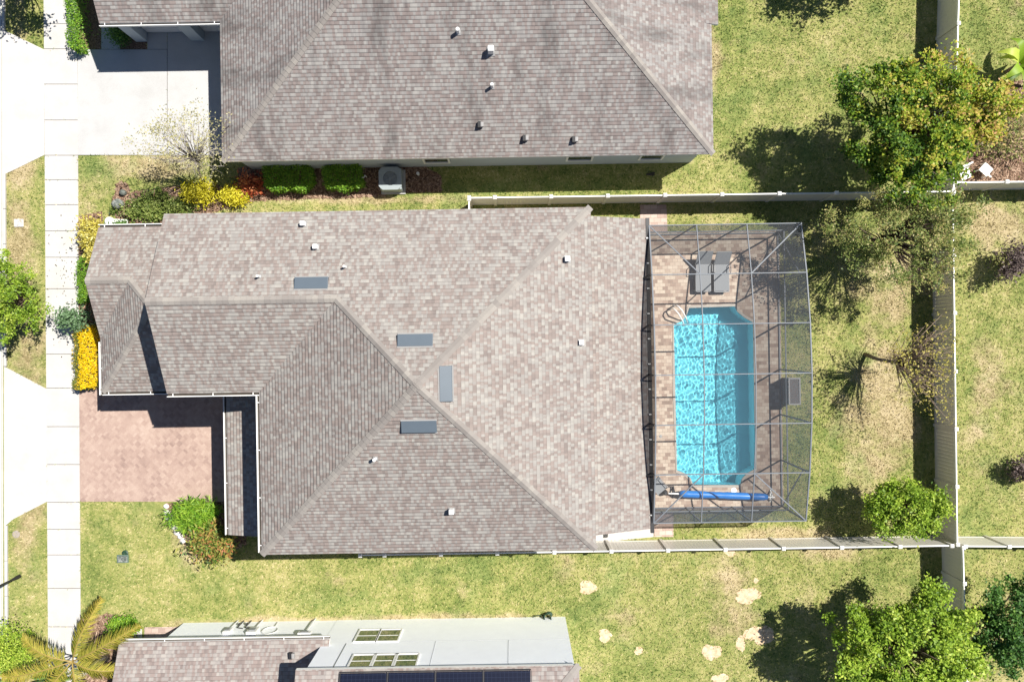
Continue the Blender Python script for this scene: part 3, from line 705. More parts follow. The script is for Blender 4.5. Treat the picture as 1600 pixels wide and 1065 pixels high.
# ================================================================ pool, deck and cage
cx0, cx1, cy0, cy1 = 199.0, 417.0, -162.0, 264.0
YB = [cy0, -90, -19, 51, 121, 192, cy1]; ZB = [2.9, 3.4, 3.7, 3.8, 3.7, 3.4, 2.9]; XB = [cx0, 267, 339, cx1]
dk = [W(170, cy0-4), W(cx1+3, cy0-4), W(cx1+3, cy1+4), W(170, cy1+4)]
struct('pool_deck', holed(dk, POOLW, .03, -.05), M['deck'])
pool = thing('swimming_pool', P(1116, 620), 'turquoise swimming pool with clipped corners set in the paver deck', 'swimming pool')
cen = sum(POOLW, Vector())/len(POOLW)
m = MB(); n = len(POOLW); depth = -1.22
for i in range(n):
    a, b = POOLW[i], POOLW[(i+1) % n]; m.poly([(a.x, a.y, .028), (b.x, b.y, .028), (b.x, b.y, depth), (a.x, a.y, depth)])
m.poly([(p.x, p.y, depth) for p in POOLW])
t = NT('pool_plaster', .6, .3)
pn = t.noise(2.2, 5, .6, t.pos()); t.col(t.mix(pn, (.56, .76, .82), (.68, .85, .89))); M['plaster'] = t.m
shell = m.build('shell', M['plaster'], pool)
m = MB()
for i in range(n):
    a, b = POOLW[i], POOLW[(i+1) % n]; oa, ob = a+(a-cen).normalized()*.08, b+(b-cen).normalized()*.08
    ia, ib = a-(a-cen).normalized()*.03, b-(b-cen).normalized()*.03
    m.add([(ia.x, ia.y, .05), (ib.x, ib.y, .05), (ob.x, ob.y, .05), (oa.x, oa.y, .05), (ia.x, ia.y, .0), (ib.x, ib.y, .0), (ob.x, ob.y, .032), (oa.x, oa.y, .032)], [(0, 3, 2, 1), (0, 1, 5, 4), (3, 7, 6, 2)])
m.build('coping', M['coping'], pool)
# rippled water surface as a real mesh
gx, gy = np.meshgrid(np.linspace(-2.05, 2.05, 150), np.linspace(-4.3, 4.3, 300), indexing='ij')
cw = P(1116.5, 619)
wz = np.zeros_like(gx)
for k in range(56):
    lam = G.uniform(.11, .46); an = G.uniform(0, 2*math.pi); ph = G.uniform(0, 6.28); kx, ky = math.cos(an)*6.283/lam, math.sin(an)*6.283/lam
    wz += np.sin(kx*gx+ky*gy+ph)*lam*.0027*G.uniform(.5, 1.0)
vv = np.stack([gx+cw.x, gy+cw.y, wz-.10], -1).reshape(-1, 3); ii = np.arange(150*300).reshape(150, 300)
ff = np.stack([ii[:-1, :-1], ii[1:, :-1], ii[1:, 1:], ii[:-1, 1:]], -1).reshape(-1, 4)
t = NT('pool_water', .0, .5)
gl = t.n('ShaderNodeBsdfRefraction'); gl.inputs['IOR'].default_value = 1.33; gl.inputs['Roughness'].default_value = 0; gl.inputs['Color'].default_value = (.53, .92, .985, 1)
gs = t.n('ShaderNodeBsdfGlossy'); gs.inputs['Roughness'].default_value = .03
fz = t.n('ShaderNodeFresnel'); fz.inputs['IOR'].default_value = 1.33
mx = t.n('ShaderNodeMixShader'); t.l(fz.outputs[0], mx.inputs[0]); t.l(gl.outputs[0], mx.inputs[1]); t.l(gs.outputs[0], mx.inputs[2]); t.l(mx.outputs[0], t.out.inputs[0])
M['water'] = t.m
wat = raw_mesh('water', vv, ff, M['water'], pool, smooth=True)
wat.cycles.is_caustics_caster = True; shell.cycles.is_caustics_receiver = True; sun_d.cycles.is_caustics_light = True

cage = thing('pool_cage', W(cx1, cy0, 0), 'grey aluminium screen enclosure with a domed roof over the pool', 'pool cage')
def cpt(x, i): return W(x, YB[i], ZB[i])
for i in range(7):
    m = MB(); m.bar(cpt(cx0, i), cpt(cx1, i), .038, .10 if 0 < i < 6 else .08); m.build('roof_beam', M['alu'], cage)
for j, x in enumerate(XB):
    m = MB()
    for i in range(6): m.bar(cpt(x, i), cpt(x, i+1), .038 if 0 < j < 3 else .05, .06)
    m.build('purlin', M['alu'], cage)
for (i0, i1, xa, xb) in ((0, 1, cx0, XB[1]), (0, 1, cx1, XB[2]), (6, 5, cx0, XB[1]), (6, 5, cx1, XB[2])):
    m = MB(); m.bar(cpt(xa, i0), cpt(xb, i1), .045, .045); m.build('brace', M['alu'], cage)
for i in range(7):
    m = MB(); m.bar(W(cx1, YB[i], .03), cpt(cx1, i), .05, .06); m.build('post', M['alu'], cage)
for yy, ie in ((cy0, 0), (cy1, 6)):
    for x in XB[:-1]:
        m = MB(); m.bar(W(x, yy, .03), W(x, yy, 2.88), .05, .05); m.build('post', M['alu'], cage)
for z_ in (.06, .85):
    m = MB(); m.bar(W(cx1, cy0, z_), W(cx1, cy1, z_), .05, .05); m.bar(W(cx0, cy0, z_), W(cx1, cy0, z_), .05, .05); m.bar(W(cx0, cy1, z_), W(cx1, cy1, z_), .05, .05); m.build('rail', M['alu'], cage)
for i in (0, 6):
    m = MB(); xa, xb = W(cx1, YB[i], .1), W(cx1, YB[1 if i == 0 else 5], 2.7); m.bar(xa, xb, .04, .04); m.build('brace', M['alu'], cage)
m = MB()
for i in range(6):
    for j in range(3): m.poly([cpt(XB[j], i), cpt(XB[j], i+1), cpt(XB[j+1], i+1), cpt(XB[j+1], i)])
m.build('roof_screen', M['screen_roof'], cage)
m = MB()
for i in range(6): m.poly([W(cx1, YB[i], .05), W(cx1, YB[i+1], .05), cpt(cx1, i+1), cpt(cx1, i)])
m.build('wall_screen', M['screen_wall'], cage)
for yy, ie in ((cy0, 0), (cy1, 6)):
    m = MB(); m.poly([W(cx0, yy, .05), W(cx1, yy, .05), W(cx1, yy, 2.9), W(cx0, yy, 2.9)]); m.build('wall_screen', M['screen_wall'], cage)
# riser from the lanai eave up to the dome
m = MB()
for i in range(6): m.poly([W(195.5, YB[i], 2.93), W(195.5, YB[i+1], 2.93), cpt(cx0-.5, i+1), cpt(cx0-.5, i)])
m.build('riser_screen', M['screen_riser'], cage)
m = MB(); m.bar(W(197, cy0-11, 2.86), W(197, cy1+14, 2.86), .15, .13); m.build('edge_gutter', M['darkmetal'], cage)  # gutter and struts below: their shade painted in as dark metal
for i in range(1, 6):
    m = MB(); m.bar(W(190, YB[i]+3, 3.0), cpt(cx0-1, i), .06, .05); m.bar(W(195.5, YB[i], 2.93), cpt(cx0-1, i), .06, .06); m.build('riser_strut', M['darkmetal'], cage)
for k in range(12):
    m = MB(); p = W(196, cy0+18+k*36, 2.95); m.box(p, (.10, .05, .05)); m.build('gutter_strap', M['white'], cage)

# ================================================================ things round the pool
def lounger(px, py, label):
    p = P(px, py); t_ = thing('sun_lounger', p, label, 'sun lounger', 'grey sun loungers on the pool deck')
    w = .60
    m = MB(); m.box(p+Vector((0, .02-.16, .36)), (w, 1.18, .03)); m.build('seat', M['sling'], t_, bevel=.01)
    ang = math.radians(47); c0 = p+Vector((0, .45, .36)); dv = Vector((0, math.cos(ang), math.sin(ang)))
    m = MB(); m.bar(c0+dv*.02, c0+dv*.74, w, .03); m.build('backrest', M['sling'], t_)
    m = MB()
    for s_ in (-1, 1):
        x = s_*(w/2+.02); m.bar(p+Vector((x, -.76, .35)), p+Vector((x, .5, .35)), .035, .05); m.bar(p+Vector((x, .45, .35)), c0+Vector((x, 0, 0))+dv*.74, .03, .03)
    m.bar(p+Vector((-w/2, -.76, .35)), p+Vector((w/2, -.76, .35)), .035, .05); m.bar(p+Vector((-w/2, .45, .33)), p+Vector((w/2, .45, .33)), .03, .03)
    m.build('frame', M['greyplastic'], t_)
    for s_ in (-1, 1):
        for y in (-.68, .42):
            m = MB(); x = s_*(w/2+.02); m.bar(p+Vector((x, y, .34)), p+Vector((x, y-.05, .03)), .035, .035); m.build('leg', M['greyplastic'], t_)
        m = MB(); x = s_*(w/2+.05); m.tube([p+Vector((x, .46, .36)), p+Vector((x, .40, .58)), p+Vector((x, .10, .60)), p+Vector((x, .02, .36))], .018, 7); m.build('armrest', M['lead'], t_)
    m = MB(); m.tube([p+Vector((-w/2-.06, .46, .11)), p+Vector((w/2+.06, .46, .11))], .02, 7); m.build('axle', M['darkplastic'], t_)
lounger(1095.5, 429.5, 'grey sling sun lounger on the deck, the western of the pair')
lounger(1124, 430, 'grey sling sun lounger on the deck, the eastern of the pair')
# hand rail at the corner of the pool
p = P(1063, 489); rail = thing('pool_rail', p, 'curved white grab rail at the northwest corner of the pool', 'grab rail')
for k in range(2):
    o = Vector((.0, .17*(k-.5), 0)) if False else Vector((.10*(k-.5)*1.6, .10*(k-.5)*1.4, 0))
    a, b = P(1050, 480), P(1072, 506)
    pts = [a+o+Vector((0, 0, .03)), a+o+Vector((0, 0, .55)), a.lerp(b, .1)+o+Vector((0, 0, .74)), a.lerp(b, .3)+o+Vector((0, 0, .80)), a.lerp(b, .75)+o+Vector((0, 0, .38)), b+o+Vector((0, 0, -.1)), b+o+Vector((0, 0, -.5))]
    m = MB(); m.tube(pts, .03, 9); m.build('tube', M['white'], rail, smooth=True)
    m = MB(); m.lathe(a+o+Vector((0, 0, .03)), [(.06, 0), (.06, .02), (.035, .035)], 14); m.build('flange', M['lead'], rail)
# solar cover on its reel
a, b = P(1062, 771, .4), P(1199, 776, .4); reel = thing('cover_reel', (a+b)/2-Vector((0, 0, .4)), 'blue pool cover rolled on a long reel at the south end of the pool', 'pool cover reel')
d = (b-a).normalized(); m = MB(); L = (b-a).length
pts = [a+d*(L*k/22) for k in range(23)]; rs = [.155+R.uniform(-.012, .012) for _ in pts]; rs[0] = .12; rs[-1] = .115
m.tube(pts, rs, 18); m.build('cover_roll', M['bluecover'], reel, smooth=True)
m = MB(); m.tube([a-d*.5, a+d*.05], .035, 10); m.tube([b-d*.05, b+d*.32], .035, 10); m.build('axle', M['white'], reel)
for e, s_ in ((a-d*.22, -1), (b+d*.24, 1)):
    m = MB(); sd = Vector((-d.y, d.x, 0))
    m.bar(e, e+sd*.25-Vector((0, 0, .36)), .05, .04); m.bar(e, e-sd*.25-Vector((0, 0, .36)), .05, .04); m.bar(e+sd*.27-Vector((0, 0, .345)), e-sd*.27-Vector((0, 0, .345)), .06, .05)
    m.build('stand', M['darkplastic'] if s_ < 0 else M['white'], reel)
m = MB(); e = a-d*.42; sd = Vector((-d.y, d.x, 0)); m.tube([e, e+sd*.30], .03, 8); m.tube([e+sd*.30-d*.12, e+sd*.30+d*.12], .03, 8); m.build('crank', M['darkplastic'], reel)
m = MB(); m.lathe(e-d*.2-Vector((0, 0, .39)), [(.12, 0), (.13, .2), (.10, .34), (.05, .42)], 12); m.build('gear_housing', M['darkplastic'], reel)
# patio chair beside the reel
p = P(1027, 757); ch = thing('patio_chair', p, 'grey sling patio chair beside the cover reel, turned askew', 'patio chair')
rz = math.radians(38); rm = Matrix.Rotation(rz, 3, 'Z'); T = lambda x, y, z: p+rm @ Vector((x, y, z))
m = MB(); m.bar(T(0, -.26, .42), T(0, .24, .40), .5, .025); m.build('seat', M['sling'], ch)
m = MB(); m.bar(T(0, .24, .40), T(0, .50, .95), .5, .025); m.build('backrest', M['sling'], ch)
for s_ in (-1, 1):
    m = MB(); m.tube([T(s_*.27, -.28, .02), T(s_*.27, -.25, .6), T(s_*.27, .30, .62)], .016, 7); m.build('arm', M['lead'], ch)
    m = MB(); m.tube([T(s_*.26, .36, .02), T(s_*.26, .24, .42), T(s_*.26, .51, .97)], .016, 7); m.build('rear_leg', M['lead'], ch)
# lids in the deck
def lid(px, py, r, label, mat, cat='lid'):
    p = P(px, py); m = MB(); m.lathe(p+Vector((0, 0, .03)), [(r, 0), (r, .012), (r*.8, .018), (r*.78, .014), (r*.2, .016), (r*.15, .03)], 20)
    return tag(m.build('drain_cover', mat, base=p+Vector((0, 0, .03))), label, cat)
lid(1146, 765.5, .13, 'round white skimmer lid in the deck south of the pool', M['white'])
lid(1032, 681, .07, 'small tan drain lid in the deck west of the pool', M['lead'])
# narrow outdoor unit against the east screen wall
p0, p1 = P(1231.5, 590, .95), P(1251, 632, .95); p = (p0+p1)/2; p.z = 0
un = thing('equipment_cabinet', p, 'narrow cabinet with a pale-rimmed brown top behind the east screen wall', 'cabinet')
sx, sy_ = abs(p1.x-p0.x), abs(p1.y-p0.y)
m = MB(); m.box(p+Vector((0, 0, .48)), (sx-.08, sy_-.06, .90)); m.build('body', M['greyplastic'], un, bevel=.02)
m = MB()
for c_, s_ in (((0, sy_/2-.03), (sx, .06)), ((0, -sy_/2+.03), (sx, .06)), ((sx/2-.03, 0), (.06, sy_-.12)), ((-sx/2+.03, 0), (.06, sy_-.12))): m.box(p+Vector((c_[0], c_[1], .955)), (s_[0], s_[1], .05))
m.build('rim', M['lead'], un)
m = MB(); m.box(p+Vector((0, 0, .945)), (sx-.125, sy_-.125, .02)); m.build('top', plain('brown_panel', (.10, .085, .08), .6, .3, .15, 6), un)

# ================================================================ utilities and small things
p = P(614, 284.5); ac = thing('air_conditioner', p, 'pale grey air conditioner with a round fan grille beside the grey wall', 'air conditioner')
w = .96; hh = .82
m = MB(); m.prism([(p.x+sx_*w/2*(1 if True else 1), p.y+sy__*w/2) for sx_, sy__ in ((-1, -1), (1, -1), (1, 1), (-1, 1))], .09, hh-.1); m.build('coil_case', M['acgrey'], ac, bevel=.06)
m = MB(); n = 32; ro = .31
sq = []
for k in range(n):
    a_ = 2*math.pi*k/n; c_, s_ = math.cos(a_), math.sin(a_); e_ = .50/max(abs(c_), abs(s_)); e_ = min(e_, .60); sq.append((c_*e_, s_*e_))
for k in range(n):
    k2 = (k+1) % n; a_, b_ = 2*math.pi*k/n, 2*math.pi*k2/n
    i0, i1 = (ro*math.cos(a_), ro*math.sin(a_)), (ro*math.cos(b_), ro*math.sin(b_))
    m.add([p+Vector((*sq[k], hh)), p+Vector((*sq[k2], hh)), p+Vector((*i1, hh)), p+Vector((*i0, hh)), p+Vector((*sq[k], hh-.09)), p+Vector((*sq[k2], hh-.09)), p+Vector((*i1, hh-.2)), p+Vector((*i0, hh-.2))], [(0, 1, 2, 3), (4, 5, 1, 0), (3, 2, 6, 7)])
m.build('top_cover', M['acgrey'], ac)
m = MB(); m.lathe(p+Vector((0, 0, hh-.19)), [(.315, 0), (.315, .01)], 28); m.build('fan_well', M['darkplastic'], ac)
m = MB()
for k in range(3):
    a_ = 2.1*k+.4; c_, s_ = math.cos(a_), math.sin(a_); mm = Matrix.Rotation(a_, 3, 'Z') @ Matrix.Rotation(.5, 3, 'X'); m.box(p+Vector((c_*.17, s_*.17, hh-.1)), (.22, .14, .01), mat=mm)
m.lathe(p+Vector((0, 0, hh-.16)), [(.07, 0), (.07, .1)], 14); m.build('fan', M['acgrey'], ac)
m = MB()
for r in (.08, .14, .20, .26):
    pts = [p+Vector((r*math.cos(2*math.pi*k/28), r*math.sin(2*math.pi*k/28), hh+.01)) for k in range(29)]; m.tube(pts, .005, 5)
for k in range(8):
    a_ = math.pi*k/4; m.tube([p+Vector((.07*math.cos(a_), .07*math.sin(a_), hh+.012)), p+Vector((.31*math.cos(a_), .31*math.sin(a_), hh+.006))], .005, 5)
m.build('grille', M['greyplastic'], ac)
m = MB(); m.box(p+Vector((.03, -.02, .05)), (1.08, 1.08, .08)); m.build('pad', M['concrete'], ac)
def smallbox(name, c, d, mat, label, cat, bevel=.01, rz=0, extra=None):
    m = MB(); m.box(Vector(c), d, rz)
    if extra: extra(m)
    return tag(m.build(name, mat, base=Vector((c[0], c[1], c[2]-d[2]/2)), bevel=bevel), label, cat)
p = P(654, 273)
m = MB(); m.tube([p, p+Vector((0, 0, .25))], .055, 10); m.lathe(p+Vector((0, 0, .25)), [(.07, 0), (.07, .05), (.04, .06)], 12); tag(m.build('cleanout_pipe', M['white'], base=p), 'short white cleanout pipe in the mulch east of the air conditioner', 'pipe')
p = P(573, 277); m = MB(); m.tube([p, p+Vector((0, 0, .4)), p+Vector((-.04, -.1, .44)), p+Vector((-.14, -.10, .42))], .025, 8); tag(m.build('irrigation_riser', M['white'], base=p), 'thin white hooked pipe between the hedge and the air conditioner', 'pipe')
p = P(1017, 272); m = MB()
for k in range(7): m.tube([p+Vector((R.uniform(-.25, .25), R.uniform(-.06, .06), .05)), p+Vector((R.uniform(-.3, .3), R.uniform(-.1, .1), .12))], .03, 6)
tag(m.build('pipe_fittings', M['darkplastic'], base=p), 'low dark pipe fittings on the grass by the wall', 'pipe fittings')
p = P(30, 348.5); smallbox('meter_cover', (p.x, p.y, .02), (.43, .36, .05), M['walk'], 'white rectangular utility cover in the grass strip', 'utility cover', .02)
p = P(25.5, 834); m = MB(); m.lathe(p, [(.17, 0), (.17, .02), (.15, .025)], 20); tag(m.build('utility_cover', M['soilcover'], base=p), 'pale round utility lid in the grass strip by the kerb', 'utility cover')
p = P(192.5, 871); ub = thing('utility_box', p, 'green plastic valve box in the front lawn', 'utility box')
m = MB(); m.box(p+Vector((0, -.03, .03)), (.52, .36, .08)); m.build('body', M['greenbox'], ub, bevel=.02)
m = MB(); m.box(p+Vector((0, -.03, .075)), (.44, .28, .02)); m.build('lid', M['rock'], ub, bevel=.01)
m = MB(); m.lathe(p+Vector((.10, .21, 0)), [(.15, 0), (.15, .03), (.10, .05)], 14); m.build('round_lid', M['hose'], ub)
# street lamp post leaning out of the frame only by perspective
p = P(31, 899.5); lp = thing('street_lamp', p, 'black street lamp post at the kerb', 'street lamp')
m = MB(); m.tube([p, p+Vector((0, 0, .5)), p+Vector((0, 0, 4.2))], [.055, .045, .04], 12); m.build('post', M['blackiron'], lp)
m = MB(); m.lathe(p, [(.085, 0), (.085, .2), (.07, .35), (.055, .5)], 12); m.build('base', M['blackiron'], lp)
m = MB(); m.lathe(p+Vector((0, 0, 4.2)), [(.10, 0), (.2, .35), (.22, .4), (.05, .6)], 10); m.build('lantern', M['blackiron'], lp)
# boulders
def boulder(px, py, r, h, label, seed, mat='rock', name='boulder', group=None):
    p = P(px, py); rr = random.Random(seed); bm = bmesh.new(); bmesh.ops.create_icosphere(bm, subdivisions=3, radius=1)
    ph = [Vector((rr.uniform(-1, 1), rr.uniform(-1, 1), rr.uniform(-1, 1))).normalized() for _ in range(9)]
    for v in bm.verts:
        c = v.co.normalized(); k = 1
        for q_ in ph: k -= .22*max(0, c.dot(q_)-.72)*2
        v.co = Vector((c.x*r*k, c.y*r*k*.9, c.z*h*k*.6+h*.45))
    me = bpy.data.meshes.new(name); bm.to_mesh(me); bm.free(); me.materials.append(M[mat])
    o = bpy.data.objects.new(name, me); COL.objects.link(o); o.location = p
    return tag(o, label, 'rock', group)
boulder(188, 320, .27, .5, 'large grey-green boulder at the west end of the planting bed', 1)
boulder(194.5, 301.5, .16, .3, 'smaller dark boulder just north of the large one', 2)
for i, (x, y) in enumerate([(261, 790), (262, 800), (265, 808), (269, 815), (274, 822), (279, 830), (283, 837), (287, 844)]):
    boulder(x, y, .13+.03*(i % 3), .16, 'white edging stone along the curved bed beside the paver driveway', 30+i, 'whiterock', 'edging_stone', 'white edging stones')
p = P(187, 345); sb = MB(); sb.prism([(p.x+x, p.y+y) for x, y in ((-.42, .10), (.4, .04), (.4, -.12), (-.42, -.18))], 0, .06)
sb.lathe(p+Vector((-.42, -.03, 0)), [(.20, 0), (.20, .1), (.16, .12)], 16); tag(sb.build('splash_block', M['white'], base=p), 'white splash block with a round end by the front gutter', 'splash block')
# fittings along the white wall
def meter(px, py, z, d, label, name='utility_meter', cat='utility meter'):
    p = P(px, py, z); c = Vector((p.x, wyb+d[1]/2, z)); t_ = thing(name, (c.x, wyb, z), label, cat)
    m = MB(); m.box(c, d); m.build('box', M['fascia'], t_, bevel=.015)
    m = MB(); m.tube([c-Vector((0, 0, d[2]/2)), (c.x, c.y, .05)], .03, 8); m.build('conduit', M['fascia'], t_)
    m = MB(); m.box(c+Vector((0, d[1]/2+.02, .03)), (d[0]*.6, .04, d[2]*.5)); m.build('cover', M['greyplastic'], t_, bevel=.01)
meter(356, 976, 1.3, (.3, .14, .5), 'white meter box farthest west on the white wall')
meter(395, 982, 1.4, (.42, .16, .6), 'wide pale meter cabinet beside the cable loop on the white wall')
meter(476, 990, 1.9, (.55, .2, .3), 'small flat box high on the white wall by the gutter end', 'electrical_box', 'electrical box')
p = P(420, 982, 1.4); m = MB(); c = Vector((p.x, wyb+.05, 1.25))
m.tube([c+Vector((.32*math.cos(a_), 0, .42*math.sin(a_))) for a_ in np.linspace(-.6, 5.0, 24)]+[c+Vector((.1, .02, -.9))], .018, 6); tag(m.build('cable_loop', M['fascia'], base=c), 'loop of pale cable hanging on the white wall', 'cable')
for i, (px, py) in enumerate(((372, 972), (384, 973))):
    p = P(px, py, .8); m = MB(); m.tube([(p.x, wyb+.06, .05), (p.x, wyb+.06, .9), (p.x+.12, wyb+.10, 1.05), (p.x+.3, wyb+.08, 1.05)], .022, 7); m.lathe((p.x, wyb+.12, .6), [(.05, 0), (.05, .1)], 10)
    tag(m.build('wall_pipe', M['darkplastic'], base=(p.x, wyb, .05)), ['dark bent pipe on the white wall, the western one', 'dark bent pipe on the white wall, the eastern one'][i], 'pipe')
p = P(851, 961); ho = thing('garden_hose', p, 'dark green garden hose coiled at the foot of the white wall', 'garden hose')
m = MB(); pts = []
for k in range(90):
    a_ = k*.36; r = .2+.06*math.sin(k*.7); pts.append(p+Vector((.12+r*math.cos(a_), .02+.7*r*math.sin(a_), .05+.004*k+.03*math.sin(k*1.3))))
m.tube(pts, .022, 6); m.build('coil', M['hose'], ho, smooth=True)
m = MB(); m.tube([p+Vector((-.1, .05, .1)), p+Vector((-.35, .10, .3)), p+Vector((-.50, .02, .15)), p+Vector((-.55, -.05, .05)), p+Vector((-.35, -.12, .04))], .02, 6); m.build('loose_end', M['hose'], ho, smooth=True)
def wchair(px, py, rz, label):
    p = P(px, py); t_ = thing('garden_chair', p, label, 'garden chair'); rm = Matrix.Rotation(rz, 3, 'Z'); T = lambda x, y, z: p+rm @ Vector((x, y, z))
    m = MB(); m.bar(T(0, -.22, .4), T(0, .22, .4), .46, .03); m.build('seat', M['white'], t_)
    m = MB()
    for k in range(4): m.bar(T(-.18+.12*k, .22, .42), T(-.18+.12*k, .36, .85), .07, .02)
    m.bar(T(-.24, .36, .85), T(.24, .36, .85), .06, .05); m.build('backrest', M['white'], t_)
    for sx_ in (-.21, .21):
        for yy in (-.2, .2): m = MB(); m.bar(T(sx_, yy, 0), T(sx_, yy, .39), .04, .04); m.build('leg', M['white'], t_)
wchair(1500, 275, .4, 'white garden chair close to the fence corner, half under the big crown')
wchair(1532, 268, 2.4, 'white garden chair at the edge of the brown bed')

# ================================================================ trees, shrubs and other plants
def clumps(c, rad, n, rng, shell=.55):
    out = []; ph = rng.uniform(0, 6.28, 3)
    while len(out) < n:
        v = rng.normal(size=3); v /= np.linalg.norm(v); r = (rng.uniform(shell**3, 1))**(1/3)
        if v[2] < -.55: continue
        a = math.atan2(v[1], v[0]); lobe = 1+.17*math.sin(3*a+ph[0])+.12*math.sin(5*a+ph[1])+.08*math.sin(8*a+ph[2])
        out.append(np.array(c)+v*r*np.array(rad)*rng.uniform(.72, 1.10)*np.array([lobe, lobe, 1]))
    return np.array(out)
def tree(name, base, crown, rad, label, mat, bark, nclump, nleaf, leaf, clump_r, trunk_r=.10, seed=1, upness=.6, slim=.55, cat='tree', group=None, twigs=0, rndfn=None):
    rng = np.random.default_rng(seed); base = Vector(base); crown = Vector(crown)
    t_ = thing(name, base, label, cat, group)
    cl = clumps(crown, rad, nclump, rng); m = MB()
    fork = base.lerp(Vector((crown.x, crown.y, crown.z-rad[2]*.75)), .62)
    mid = base.lerp(fork, .5)+Vector((rng.uniform(-.08, .08), rng.uniform(-.08, .08), 0))
    m.tube([base-Vector((0, 0, .05)), mid, fork], [trunk_r*1.25, trunk_r, trunk_r*.85], 9)
    for c in cl[:max(10, nclump//2)]:
        e = Vector(c); k = fork.lerp(e, .45)+Vector((rng.normal()*.12, rng.normal()*.12, rng.uniform(0, .25)))
        m.tube([fork, k, e], [trunk_r*.5, trunk_r*.26, trunk_r*.08], 6)
        for _ in range(twigs):
            s_ = k.lerp(e, rng.uniform(.1, .9)); q_ = s_+Vector(rng.normal(size=3)*.35*clump_r*2); m.tube([s_, q_], [trunk_r*.10, trunk_r*.03], 4, cap=False)
    m.build('trunk', bark, t_, smooth=True)
    per = rng.dirichlet(np.ones(nclump)*3)*nleaf; pts = []; rr = []
    for c, k in zip(cl, per):
        k = int(k)+1; s_ = clump_r*rng.uniform(.6, 1.35); d = rng.normal(size=(k, 3))*np.array([s_, s_, s_*.7])*.62
        pts.append(c+d); tone = rng.uniform(-.22, .22)
        rr.append(np.clip(rng.normal(.5+tone, .16, k), 0, 1))
    pts = np.concatenate(pts); rr = np.concatenate(rr)
    if rndfn: rr = np.clip(rndfn(pts, rr), 0, 1)
    leaves('crown', pts, leaf, mat, t_, upness, slim, rr)
    return t_
L_big = leaf_mat('maple_leaves', [(0, (.035, .085, .010)), (.28, (.12, .23, .02)), (.50, (.34, .42, .036)), (.72, (.50, .42, .075)), (1, (.56, .33, .15))])
L_olive = leaf_mat('olive_leaves', [(0, (.06, .11, .026)), (.40, (.19, .25, .06)), (.70, (.40, .37, .13)), (1, (.52, .40, .20))])
L_bright = leaf_mat('bright_leaves', [(0, (.06, .13, .014)), (.5, (.26, .40, .034)), (1, (.54, .62, .10))])
L_dark = leaf_mat('dark_leaves', [(0, (.02, .06, .016)), (.5, (.065, .165, .03)), (1, (.19, .33, .06))])
L_sparse = leaf_mat('sparse_leaves', [(0, (.22, .21, .04)), (.5, (.42, .37, .08)), (1, (.58, .50, .18))])
L_pale = leaf_mat('pale_leaves', [(0, (.26, .25, .09)), (.5, (.46, .43, .20)), (1, (.64, .60, .36))])
L_lemon = leaf_mat('lemon_leaves', [(0, (.30, .28, .015)), (.5, (.60, .54, .02)), (1, (.74, .68, .07))])
L_gold = leaf_mat('golden_flowers', [(0, (.10, .14, .03)), (.22, (.24, .25, .04)), (.34, (.65, .42, .003)), (.6, (.85, .60, .005)), (1, (.90, .70, .03))])
L_croton = leaf_mat('croton_leaves', [(0, (.12, .08, .03)), (.35, (.45, .38, .06)), (.7, (.66, .58, .10)), (1, (.70, .66, .28))])
L_red = leaf_mat('red_leaves', [(0, (.12, .025, .015)), (.5, (.40, .08, .035)), (1, (.55, .22, .09))])
L_hedge = leaf_mat('hedge_leaves', [(0, (.045, .12, .012)), (.5, (.15, .32, .025)), (1, (.34, .50, .05))])
L_teal = leaf_mat('bluish_leaves', [(0, (.035, .085, .035)), (.5, (.11, .20, .085)), (1, (.22, .34, .18))])
L_purple = leaf_mat('purple_leaves', [(0, (.030, .022, .022)), (.5, (.095, .065, .062)), (1, (.28, .22, .20))])
L_cover = leaf_mat('groundcover_leaves', [(0, (.04, .085, .015)), (.5, (.14, .21, .04)), (1, (.29, .34, .09))])
L_palm = leaf_mat('palm_leaflets', [(0, (.15, .19, .022)), (.5, (.37, .34, .05)), (1, (.56, .44, .11))], .45, .3)
def ctr(px, py, z): return P(px, py, z)
c = ctr(1438, 192, 4.4); b = Vector((c.x, c.y, 0))
def orange(p, r): return r+.16*(p[:, 0]-c.x)/3+.10*(p[:, 1]-c.y)/3+.10*(p[:, 2]-c.z)/2-.13
tree('tree', b+Vector((-.1, -.1, 0)), c, (3.3, 2.85, 1.7), 'large dense tree with green and orange leaves over the fence corner', L_big, M['bark'], 260, 33000, .135, .24, .15, 3, .6, .6, rndfn=orange)
c2 = ctr(1418, 368, 3.9)
tree('tree', (c2.x, c2.y, 0), c2, (3.1, 2.35, 1.3), 'sparse olive-brown tree just south of the large crown', L_olive, M['bark'], 200, 15000, .10, .25, .10, 5, .5, .5, twigs=4)
c3 = ctr(1447, 575, 3.3); b3 = P(1351, 553)
tree('tree', b3, c3, (1.55, 2.2, 1.05), 'nearly bare leaning tree with small yellow leaves in the back lawn', L_sparse, M['warmbark'], 130, 800, .10, .32, .075, 9, .5, .6, twigs=9)
c4 = ctr(1415, 797, 2.3)
tree('tree', (c4.x, c4.y, 0), c4, (1.75, 1.25, 1.15), 'small bright green tree inside the southeast fence corner', L_bright, M['bark'], 140, 14000, .115, .20, .08, 12, .3)
c5 = ctr(1424, 1022, 3.5)
tree('tree', (c5.x, c5.y, 0), c5, (3.1, 2.6, 1.5), 'large bright green tree south of the pool house fence', L_bright, M['bark'], 240, 36000, .135, .25, .13, 14, .5, .6)
c6 = ctr(1580, 985, 2.6)
tree('tree', (c6.x, c6.y, 0), c6, (1.45, 1.9, 1.3), 'dark green tree east of the southern fence run', L_dark, M['bark'], 140, 15000, .13, .21, .10, 16, .4)
c7 = ctr(12, 465, 2.0)
